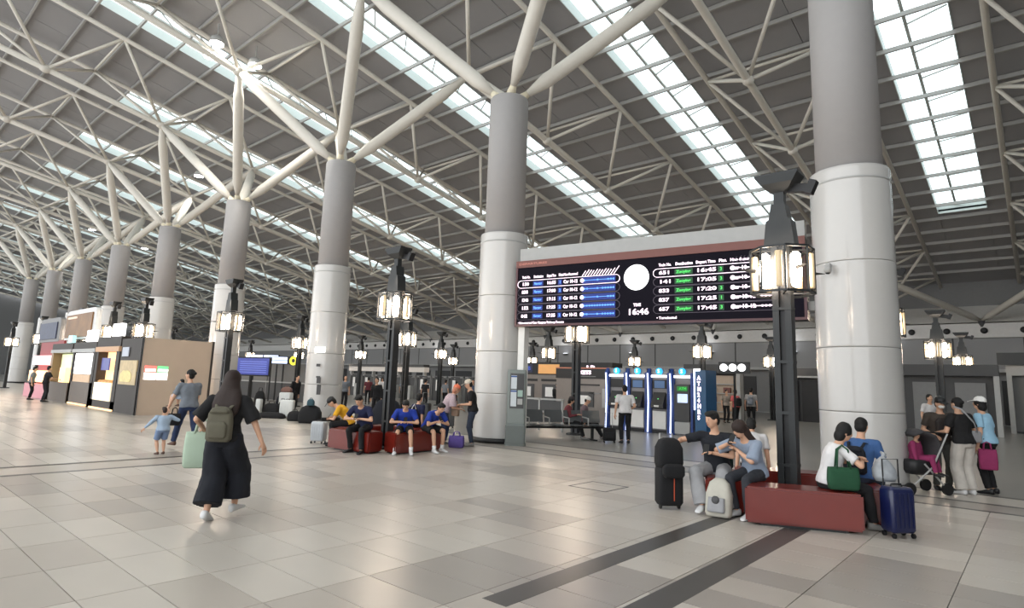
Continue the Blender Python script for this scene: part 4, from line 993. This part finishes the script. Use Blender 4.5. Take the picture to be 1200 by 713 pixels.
# man at cash machine
J = person('man in white shirt and black trousers standing at the cash machines, pulling a case', 6.6, 2.95, -4, H=1.66, top=whiteT, bottom=blackt, hair='short', lh=(-.30,-.02,.82), rh=(.22,.2,.95), build=1.08)
suitcase('black soft trolley case pulled by the man in white shirt', W(6.95,2.75)+Vector((0,-.08,0)), math.radians(41.3), blackt, w=.36, d=.22, h=.36, hand_h=.42, soft=True)
# centre-left bench group
J = person('seated man in yellow T-shirt and black cap leaning over his phone', 10.0, -4.0, -105, H=1.68, sit=True, top=yell, bottom=blackt, hair='short', cap='peak', capm=m_black, lean=22, curl=38, nod=45, lh=(-.06,.46,.62), rh=(.06,.46,.64), lel=(-1,0,-.6), rel=(1,0,-.6), lf=(-.15,.34,.08), rf=(.16,.40,.08))
phone(J, 1, 'dark phone in the hands of the man in yellow')
suitcase('pale grey hard suitcase beside the man in yellow T-shirt', W(10.75,-4.35), math.radians(30), mat('case_pale',(176,180,184),.35), w=.34, d=.24, h=.46, handle=False)
J = person('seated man in dark navy T-shirt and black trousers looking down at phone', 8.85, -4.4, -165, H=1.7, sit=True, top=dblue, bottom=blackt, hair='short_full', lean=12, curl=28, nod=35, lh=(-.07,.36,.72), rh=(.09,.36,.72), lel=(-1,0,-.5), rel=(1,0,-.5), lf=(-.2,.45,.08), rf=(.14,.30,.08), rfd=(.5,1,0))
phone(J, -1, 'phone with pale case held by the man in dark navy')
q = thing('backpack', 'black backpack standing on the bench beside the central lamp post', 'backpack', W(9.2,-2.75,.45), 1.0)
MB().soft(.34,.24,[(0,.9,.9),(.04,1,1),(.3,1,1),(.45,.7,.7),(.5,.4,.4)],e=.5).build('bag_body', blackt, q, True); MB().soft(.24,.1,[(0,.9,.9),(.02,1,1),(.2,.9,.8)],e=.5,c=(0,-.13,.05)).build('pocket', blackt, q, True)
MB().path([(-.05,-.1,.44),(0,-.16,.56),(.05,-.1,.44)],.014,6).build('handle', m_white, q)
J = person('boy in royal blue T-shirt and black shorts, left of two, seated facing us', 8.22, -3.78, 172, H=1.6, sit=True, top=blueT, bottom=blackt, legs='shorts', hair='short_full', shoes=wsh, socks=mat('white_sock',(225,225,225),.8), lean=14, curl=30, nod=45, lh=(-.05,.33,.68), rh=(.07,.30,.68), lel=(-1,0,-.5), rel=(1,0,-.5), lf=(-.17,.40,.08), rf=(.17,.42,.08))
phone(J, 1, 'phone held by the left boy in blue')
J = person('boy in royal blue T-shirt bending forward, right of two, on the red bench', 8.2, -3.12, 135, H=1.62, sit=True, top=blueT, bottom=blackt, legs='shorts', hair='short_full', shoes=wsh, socks=mat('white_sock',(225,225,225),.8), lean=24, curl=40, nod=35, lh=(-.05,.44,.66), rh=(.07,.42,.68), lel=(-1,0,-.6), rel=(1,0,-.6), lf=(-.15,.36,.08), rf=(.18,.50,.08))
phone(J, 1, 'phone held by the right boy in blue')
J = person('person in blue with short dark hair seated behind the left boy', 9.2, -2.7, 40, H=1.62, sit=True, far=True, top=dblue, bottom=blackt, hair='short', lean=8, curl=12)
J = person('woman in pale patterned blouse and jeans with an orange cap, bending slightly', 8.95, -1.95, 78, H=1.58, fem=True, build=1.18, top=pat, sleeve='wide', bottom=jean, hair='bob', hairm=cloth('salmon_hair',(178,120,96)), cap='round', capm=orangec, lean=16, curl=24, nod=20, lh=(-.15,.38,.95), rh=(.12,.4,.9), lf=(-.12,.05,.08), rf=(.12,-.12,.08), shoes=gsh)
J = person('man in black T-shirt, dark jeans and cream cap standing by the middle column', 8.38, -1.5, -95, H=1.66, top=tee_k, bottom=cloth('dark_jeans',(44,52,68)), hair='short', cap='peak', capm=creamc, lh=(-.12,.30,1.02), rh=(.1,.3,1.0), build=1.05, nod=18, lean=4, curl=10, shoes=gsh)
tote('purple carrier bag on the floor at the patterned woman\'s feet', W(8.35,-2.05,0), .6, cloth('purple_bag',(92,76,148)), w=.38, d=.26, h=.28, hh=.1)
tote('brown paper bag held between the capped man and the patterned woman', W(8.78,-1.72,.72), .3, cloth('paper_bag',(156,132,112)), w=.2, d=.14, h=.3, hh=.08)
# seated couple on metal seats
J = person('seated person in dark red patterned top and black trousers on the metal seats', 8.35, 2.55, 100, H=1.58, sit=True, fem=True, build=1.1, top=dred, sleeve='long', bottom=blackt, hair='bob', cap='round', capm=cloth('dark_hat',(60,52,54)), lean=-4, curl=20, nod=20, shoes=gsh, lh=(-.1,.3,.72), rh=(.12,.3,.72), lf=(-.12,.45,.08), rf=(.12,.5,.08))
J = person('seated person in white cap and grey pattern top on the far metal seat', 8.2, 3.2, 105, H=1.6, sit=True, fem=True, top=cloth('grey_pattern',(120,100,106),var=.5,scale=30), sleeve='long', bottom=blackt, hair='short', cap='round', capm=wcap, lean=-2, curl=16, nod=22, shoes=gsh, lf=(-.12,.55,.08), rf=(.12,.6,.08))
J = person('man in black suit jacket and white shirt before the ticket wall', 15.3, 11.3, 170, H=1.68, far=True, top=blackt, sleeve='long', bottom=blackt, hair='short', lh=(-.08,.25,.95), rh=(.08,.25,.95))
q = tag(MB().soft(.14,.03,[(0,.3,1),(.15,.8,1),(.3,1,1)]).build('shirt_front', whiteT, J['root'], True), None, None); q.location = (0,.125,1.05)
person('person in pink top behind the notice stand', 20.3, 15.0, 10, H=1.62, far=True, top=cloth('pink',(206,150,150)), bottom=blackt, hair='bob')
# front right group
J = person('young man in dark T-shirt and pale trousers seated, one arm on black luggage', 1.0, -4.1, -150, H=1.74, sit=True, hz=.52, top=cloth('navy_tee_front',(22,25,33)), bottom=lgrey, legs='wide', hair='short_full', shoes=wsh, lean=6, curl=14, yaw=38, nod=12, rh=(.46,.42,.84), lh=(-.02,.36,.76), lel=(-.8,0,-.6), rel=(1,-.2,-.2), rf=(.10,.52,.10), lf=(-.20,.50,.08), rkn=(.5,1,.6), curlh=.6)
phone(J, -1, 'pale phone in the left hand of the young man')
backpack('dark backpack with green side worn by the young man', J, .2, cloth('dark_green_bag',(34,62,56)), w=.36, d=.16, h=.44)
bl = thing('luggage', 'tall black travel bag with orange piping beside the young man', 'luggage', W(1.42,-4.72), math.radians(50))
MB().soft(.34,.24,[(.05,.85,.85),(.09,1,1),(.5,1,1),(.56,.9,.9)],e=.35).build('lower_case', blackt, bl, True); MB().soft(.36,.26,[(.54,.9,.9),(.6,1,1),(.8,.96,1),(.9,.7,.75),(.93,.4,.4)],e=.45).build('upper_bag', blackt, bl, True)
MB().soft(.3,.1,[(.42,.8,.8),(.46,1,1),(.56,1,1),(.6,.7,.7)],e=.5,c=(0,-.16,0)).build('front_pouch', blackt, bl, True)
MB().path([(.02,-.13,.12),(.02,-.135,.46),(-.10,-.14,.5)],.007,6).build('orange_piping', mat('orange_piping',(190,80,50),.5), bl)
MB().path([(-.08,.12,.5),(-.08,.12,.98),(.1,.12,.98),(.1,.12,.5)],.01,6).build('handle', m_lgrey, bl)
for x in (-1,1): MB().path([(-.012,0,0),(.012,0,0)],[.035,.035],12,side=(0,1,0)).build('wheel', m_black, bl, loc=(x*.13,-.02,.035))
J = person('long-haired woman in grey-blue shirt seated on the bench, holding a phone', .47, -4.15, -125, H=1.64, sit=True, fem=True, top=gblue, sleeve='wide', bottom=cloth('dark_grey_trousers',(48,50,56)), hair='long', hairm=m_hairb, shoes=wsh, lean=12, curl=26, nod=30, yaw=12, lh=(.02,.36,.84), rh=(.14,.38,.9), lel=(-.8,0,-.6), rel=(1,0,-.5), lf=(-.16,.40,.08), rf=(.06,.34,.08))
phone(J, 1, 'phone held up by the long-haired woman')
wb = thing('backpack', 'cream and grey backpack standing on the floor between the couple\'s feet', 'backpack', W(.74,-4.72), math.radians(5)); cb = cloth('cream_bag',(186,182,170))
wb.rotation_euler[0] = -.2
MB().soft(.32,.2,[(0,.85,.85),(.04,1,1),(.28,1,1),(.42,.75,.75),(.48,.35,.35)],e=.5).build('bag_body', cb, wb, True); MB().soft(.22,.1,[(0,.9,.9),(.02,1,1),(.18,.9,.8)],e=.5,c=(0,-.11,.05)).build('pocket', lgrey, wb, True)
for x in (-1,1): MB().path([(x*.07,.08,.42),(x*.1,.14,.3),(x*.1,.12,.08)],[.02]*3,6,flat=.3).build('strap', lgrey, wb)
MB().ell((-.0,-.155,.2),(.05,.02,.05),12,8).build('dark_patch', m_dgrey, wb, True)
person('person in white shirt seated behind the right lamp post, back to us', .95, -2.85, 20, H=1.62, sit=True, top=whiteT, bottom=blackt, hair='short', lean=20, curl=30, nod=20)
tag(B(-.05,.05,-.03,.03,0,.012).build('glowing_card', m_lit), 'small white card lying on the front red bench', 'card').location = W(.55,-4.25,.452)  # white piece with its own glow put into the material
# right bench
J = person('woman with black bob, white T-shirt and black trousers seated on the right bench', -.40, -4.10, 98, H=1.62, sit=True, fem=True, top=whiteT, bottom=blackt, hair='bob', shoes=gsh, lean=8, curl=20, nod=20, yaw=0, lh=(-.03,.36,.82), rh=(.08,.38,.80), lel=(-1,0,-.5), rel=(1,0,-.5), lf=(-.06,.52,.08), rf=(.12,.46,.08))
tote('dark green shoulder bag at the white T-shirt woman\'s side', J['world']((.22,.10,.47)), J['root'].rotation_euler.z+PI/2, green, w=.36, d=.13, h=.26, hh=.26, name='shoulder_bag')
J = person('man in blue polo seated beyond the woman with the green bag', -.55, -3.12, 48, H=1.68, sit=True, top=denimT, bottom=cloth('dark_jeans',(44,52,68)), hair='short', lean=8, curl=14, nod=12, lh=(-.05,.32,.82), rh=(.16,.34,.80))
backpack('navy backpack on the man in blue polo', J, .22, navy, w=.28, d=.12, h=.36)
suitcase('royal blue ribbed suitcase at the right of the red bench', W(-1.12,-4.08), math.radians(48), mat('case_blue',(17,25,66),.3,coat=.3), w=.3, d=.22, h=.50, hand_h=.3, handle='dark')
gb = thing('plastic_bag', 'grey translucent plastic bag lying on top of the blue suitcase', 'bag', W(-1.0,-4.0,.60), .5)
MB().soft(.26,.2,[(0,.8,.8),(.05,1,1),(.14,.95,1,.02),(.22,.6,.7,.04),(.27,.2,.3,.05)],e=.8).build('bag_body', mat('plastic_grey',(150,154,158),.3,var=.25,scale=14,bump=.6), gb, True)
MB().path([(0,.05,.25),(.03,.08,.3),(.0,.1,.33)],[.02,.03,.01],8).build('knot', mat('plastic_grey',(150,154,158),.3), gb)
# right edge group
J = person('man in cap and white face mask with dark vest at the right', -1.06, .75, -172, H=1.62, top=cloth('brown_vest',(66,58,52)), bottom=cloth('olive_trousers',(74,74,70)), hair='short', cap='peak', capm=m_black, mask=m_white, lh=(-.2,.25,.95), rh=(.18,.2,.95), nod=12, build=1.05)
q = tag(MB().soft(.26,.08,[(0,.8,.8),(.03,1,1),(.24,1,1),(.3,.6,.6)]).build('front_pouch', cloth('dark_pouch',(48,42,40))), 'dark pouch bag worn on the masked man\'s chest', 'bag'); q.location = J['world']((0,.17,.95)); q.rotation_euler = (0,0,J['root'].rotation_euler.z)
J = person('woman in black top and cream wide trousers standing with her back to us', -1.42, .5, -12, H=1.62, fem=True, build=1.12, top=tee_k, bottom=cream, legs='wide', hair='bun', shoes=wsh, lh=(-.22,.28,1.0), rh=(.26,.26,1.0))
sb = thing('shoulder_bag', 'pale crossbody bag on the woman in cream trousers', 'bag', J['world']((.24,-.02,.86)), J['root'].rotation_euler.z)
MB().soft(.2,.1,[(0,.8,.8),(.03,1,1),(.16,1,.9),(.2,.7,.6)],e=.5).build('bag_body', lgrey, sb, True); MB().path([(-.02,-.06,.18),(-.14,-.11,.34),(-.36,-.10,.56),(-.40,.02,.6)],[.02]*4,6,flat=.3,side=(0,0,1)).build('strap', lgrey, sb, True)
J = person('person in pale blue top and white helmet-like cap at the right edge', -1.72, 1.0, -30, H=1.64, fem=True, top=cloth('sky_blue',(150,190,214)), bottom=blackt, hair='bob', cap='peak', capm=wcap, build=1.05)
tote('magenta bag held at the right edge', W(-1.72,.75,.42), .2, magenta, w=.26, d=.14, h=.34, hh=.12)
person('dark-haired person far behind the masked man', .2, 10.5, 175, H=1.7, far=True, top=whiteT, bottom=blackt, hair='short')
sr = thing('stroller', 'dark stroller with grey frame beside the big right column', 'stroller', W(-.80,-.05), math.radians(-40))
MB().soft(.42,.5,[(.32,.8,.8),(.38,1,1),(.5,1,1),(.56,.9,.9)],e=.5).build('seat', m_black, sr, True)
MB().path([(0,.2,.5),(0,.32,.75),(0,.22,.95),(0,.0,1.02),(0,-.12,.96)],[.2,.22,.22,.2,.15],10,flat=.25,side=(1,0,0)).build('canopy', cloth('stroller_canopy',(60,58,60)), sr, True)
for x in (-.22,.22):
    MB().path([(x,-.35,.1),(x,.1,.45),(x,.42,1.0)],.014,6).build('frame_tube', m_lgrey, sr); MB().path([(x,.35,.1),(x,-.05,.5)],.014,6).build('frame_tube', m_lgrey, sr)
    for y in (-.35,.35): MB().path([(x-.02,y,.1),(x+.02,y,.1)],[.1,.1],16,side=(0,1,0)).build('wheel', m_black, sr)
MB().path([(-.22,.42,1.0),(.22,.42,1.0)],.016,6).build('handlebar', m_black, sr)
person('child in magenta top sitting in the stroller', -.80, -.02, 140, H=1.0, sit=True, hz=.5, z=.06, top=magenta, sleeve='long', bottom=magenta, hair='short_full', thick=1.2, build=1.2, lean=-10, curl=20, lf=(-.1,.3,.3), rf=(.1,.3,.3))
# behind
J = person('person in coral shirt with backpack behind the young man', 7.9, 14.9, -20, H=1.66, far=True, top=pinkT, bottom=blackt, hair='short'); backpack('dark backpack on the person in coral shirt', J, .22, blackt)
J = person('tall person in grey T-shirt with a backpack behind the long-haired woman', 7.35, 15.2, 30, H=1.76, far=True, top=cloth('pale_grey_tee',(150,148,146)), bottom=blackt, hair='short'); backpack('grey backpack on the tall person in grey', J, .22, greyT)
person('person in bright blue top left of the right lamp post, far away', 7.1, 18.3, 150, H=1.68, far=True, top=cloth('bright_blue',(40,90,190)), bottom=jean, hair='short')
person('small dark-clothed person far left of the coral shirt', 9.4, 17.5, 170, H=1.64, far=True, top=cloth('beige_top',(150,140,130)), bottom=blackt, hair='short')
# gate crowd
person('person in black jacket with orange collar behind the dark navy man', 17.4, 2.2, -160, H=1.64, far=True, top=blackt, sleeve='long', bottom=blackt, hair='short', capm=orangec)
person('standing person in white shirt and black vest near the ticket gates', 27.0, 13.0, 175, H=1.66, far=True, top=whiteT, bottom=blackt, hair='short')
person('person in dark clothes left of the white shirted one at the gates', 29.5, 13.2, 10, H=1.62, far=True, top=greyT, bottom=blackt, hair='bob')
person('person in grey beside the white shirted one at the gates', 25.6, 13.4, 30, H=1.66, far=True, top=cloth('mid_grey_top',(120,124,130)), bottom=blackt, hair='short')
person('person in blue-grey shirt far behind the patterned woman', 21.3, 11.5, 170, H=1.72, far=True, top=cloth('slate',(86,96,120)), bottom=blackt, hair='short')
person('person in white behind the right boy in blue', 23.5, 12.3, 100, H=1.55, far=True, top=whiteT, bottom=blackt, hair='short')
J = person('person in black leaning over luggage left of the third column', 21.5, .9, 120, H=1.66, far=True, top=blackt, sleeve='long', bottom=blackt, hair='short', lean=10, curl=20)
J = person('man in black at the kiosk counter near the left edge', 32.3, -5.5, 35, H=1.66, far=True, top=tee_k, bottom=blackt, hair='short', lh=(-.15,.35,1.0), rh=(.2,.38,1.05))
J = person('person in grey at the extreme left kiosk', 34.6, -5.6, 60, H=1.6, far=True, top=cloth('mid_grey_top',(120,124,130)), bottom=blackt, hair='short')
# luggage pile
cw = mat('case_white',(205,208,206),.35); cr_ = mat('case_red',(122,28,42),.35); cn = mat('case_navy',(28,36,84),.35)
pile = [(18.9,-.75,.0,'case_white w','white hard suitcase at the right of the pile',cw,.5,.3,.62), (20.6,.1,.0,'','white suitcase under a brown bag at the back of the pile',cw,.5,.3,.85), (21.1,-1.55,0,'','dark red suitcase at the left of the pile behind the walking woman',cr_,.42,.28,.72),
        (19.3,.8,0,'','navy suitcase behind the right white case',cn,.6,.3,.95), (20.2,-1.2,0,'','pale case beside the red suitcase',cw,.2,.2,.6)]
for u, v, z_, _, lab, m, w_, d_, h_ in pile: suitcase(lab, W(u,v), math.radians(41.3+random.uniform(-15,15)), m, w_, d_, h_, handle=False)
def bagp(lab, u, v, w_, d_, h_, m, z=0, rz=.7):
    b = thing('duffel_bag', lab, 'bag', W(u,v,z), rz); MB().soft(w_,d_,[(0,.9,.85),(h_*.15,1,1),(h_*.6,.97,.95),(h_*.88,.75,.7),(h_,.4,.35)],e=.6).build('bag_body', m, b, True)
    MB().path([(-w_*.2,0,h_*.8),(-w_*.12,0,h_*1.15),(w_*.12,0,h_*1.15),(w_*.2,0,h_*.8)],.014,6).build('handle', m, b); return b
bagp('black duffel bag left of the right white suitcase', 20.1,-.75,.7,.4,.5,blackt); bagp('flat black bag in front of the pile', 19.2,-1.2,1.1,.4,.22,blackt); bagp('black upright bag at the left back of the pile', 22.6,.0,.45,.35,.9,blackt); bagp('dark blue bag at the back of the pile', 21.9,.6,.45,.3,.75,navy); bagp('small black bag leaning on the white suitcase', 20.0,-.35,.35,.3,.6,blackt)
bagp('large black bag resting against the third column', 16.5,-1.2,.78,.45,.6,blackt); bagp('black bag lying left of the third column', 17.6,-1.15,.5,.35,.35,blackt); bagp('black bag on top of the navy suitcase', 19.3,.8,.55,.3,.3,blackt,z=1.0); bagp('brown bag on top of the white suitcase', 20.6,.1,.45,.25,.2,cloth('brown_bag',(120,90,80)),z=.92)
bagp('dark bag right of the third column behind the yellow shirt', 14.6,.6,1.0,.6,.9,navy); bagp('small teal bag on the black bag by the third column', 16.35,-1.3,.25,.2,.22,cloth('teal',(50,78,88)),z=.6)

# more of the far crowd and bags
for lab, u, v, hd_, c in (('person in black carrying a bag between the central lamp and the gates', 23.0, 9.5, 30, blackt), ('person in dark red top right of the woman in black at the gates', 28.6, 9.8, -20, cloth('wine_top',(96,40,48))),
    ('person in grey hooded top behind the yellow shirt man', 24.2, 5.2, 150, greyT), ('person in navy top just right of the third column', 25.3, 5.9, 20, navy), ('person in white top near the pale lintel', 33.5, 14.5, 170, whiteT),
    ('person in dark top farthest right before the middle column', 19.8, 11.2, 0, blackt), ('person in olive top behind the capped man', 18.9, 9.6, 160, cloth('olive_trousers',(74,74,70)))):
    person(lab, u, v, hd_, H=1.6+.02*(len(lab) % 6), far=True, top=c, bottom=blackt, hair='short' if len(lab) % 2 else 'bob')
suitcase('black suitcase behind the boys in blue', W(13.6,1.4), .5, m_black, w=.45, d=.3, h=.75); suitcase('dark grey suitcase behind the boys in blue', W(12.9,1.9), .9, m_dgrey, w=.42, d=.28, h=.65, handle=False)
bagp('black duffel bag on the floor behind the two boys', 14.4,1.2,.7,.4,.45,blackt); bagp('navy duffel bag behind the capped man', 12.4,2.9,.6,.4,.4,navy)

GR = dict(column='tree-topped columns in one row', roof_truss='triangular trusses under the sloping roof', wall_strut='V-shaped struts on the far wall ledge', floodlight='floodlights up in the roof',
    wall_lamp='up-lighters on the far wall fascia', bench='red benches around the lamp posts', cash_machine='cash machines in a row', gate_frame='ticket gates across the hall', food_kiosk='food kiosk fronts at the left',
    notice_sticker='stickers on the third column', boxed_goods='boxes on the beige shop shelves', box_sign='lit box signs on the kiosk roofs', billboard='billboards above the kiosks', hanging_sign='lit signs left of the third column')
for o in bpy.data.objects:
    if o.parent is None and 'label' in o and 'group' not in o:
        b = o.name.split('.')[0]
        if b in GR: o['group'] = GR[b]
bpy.data.scenes.remove(TMP)
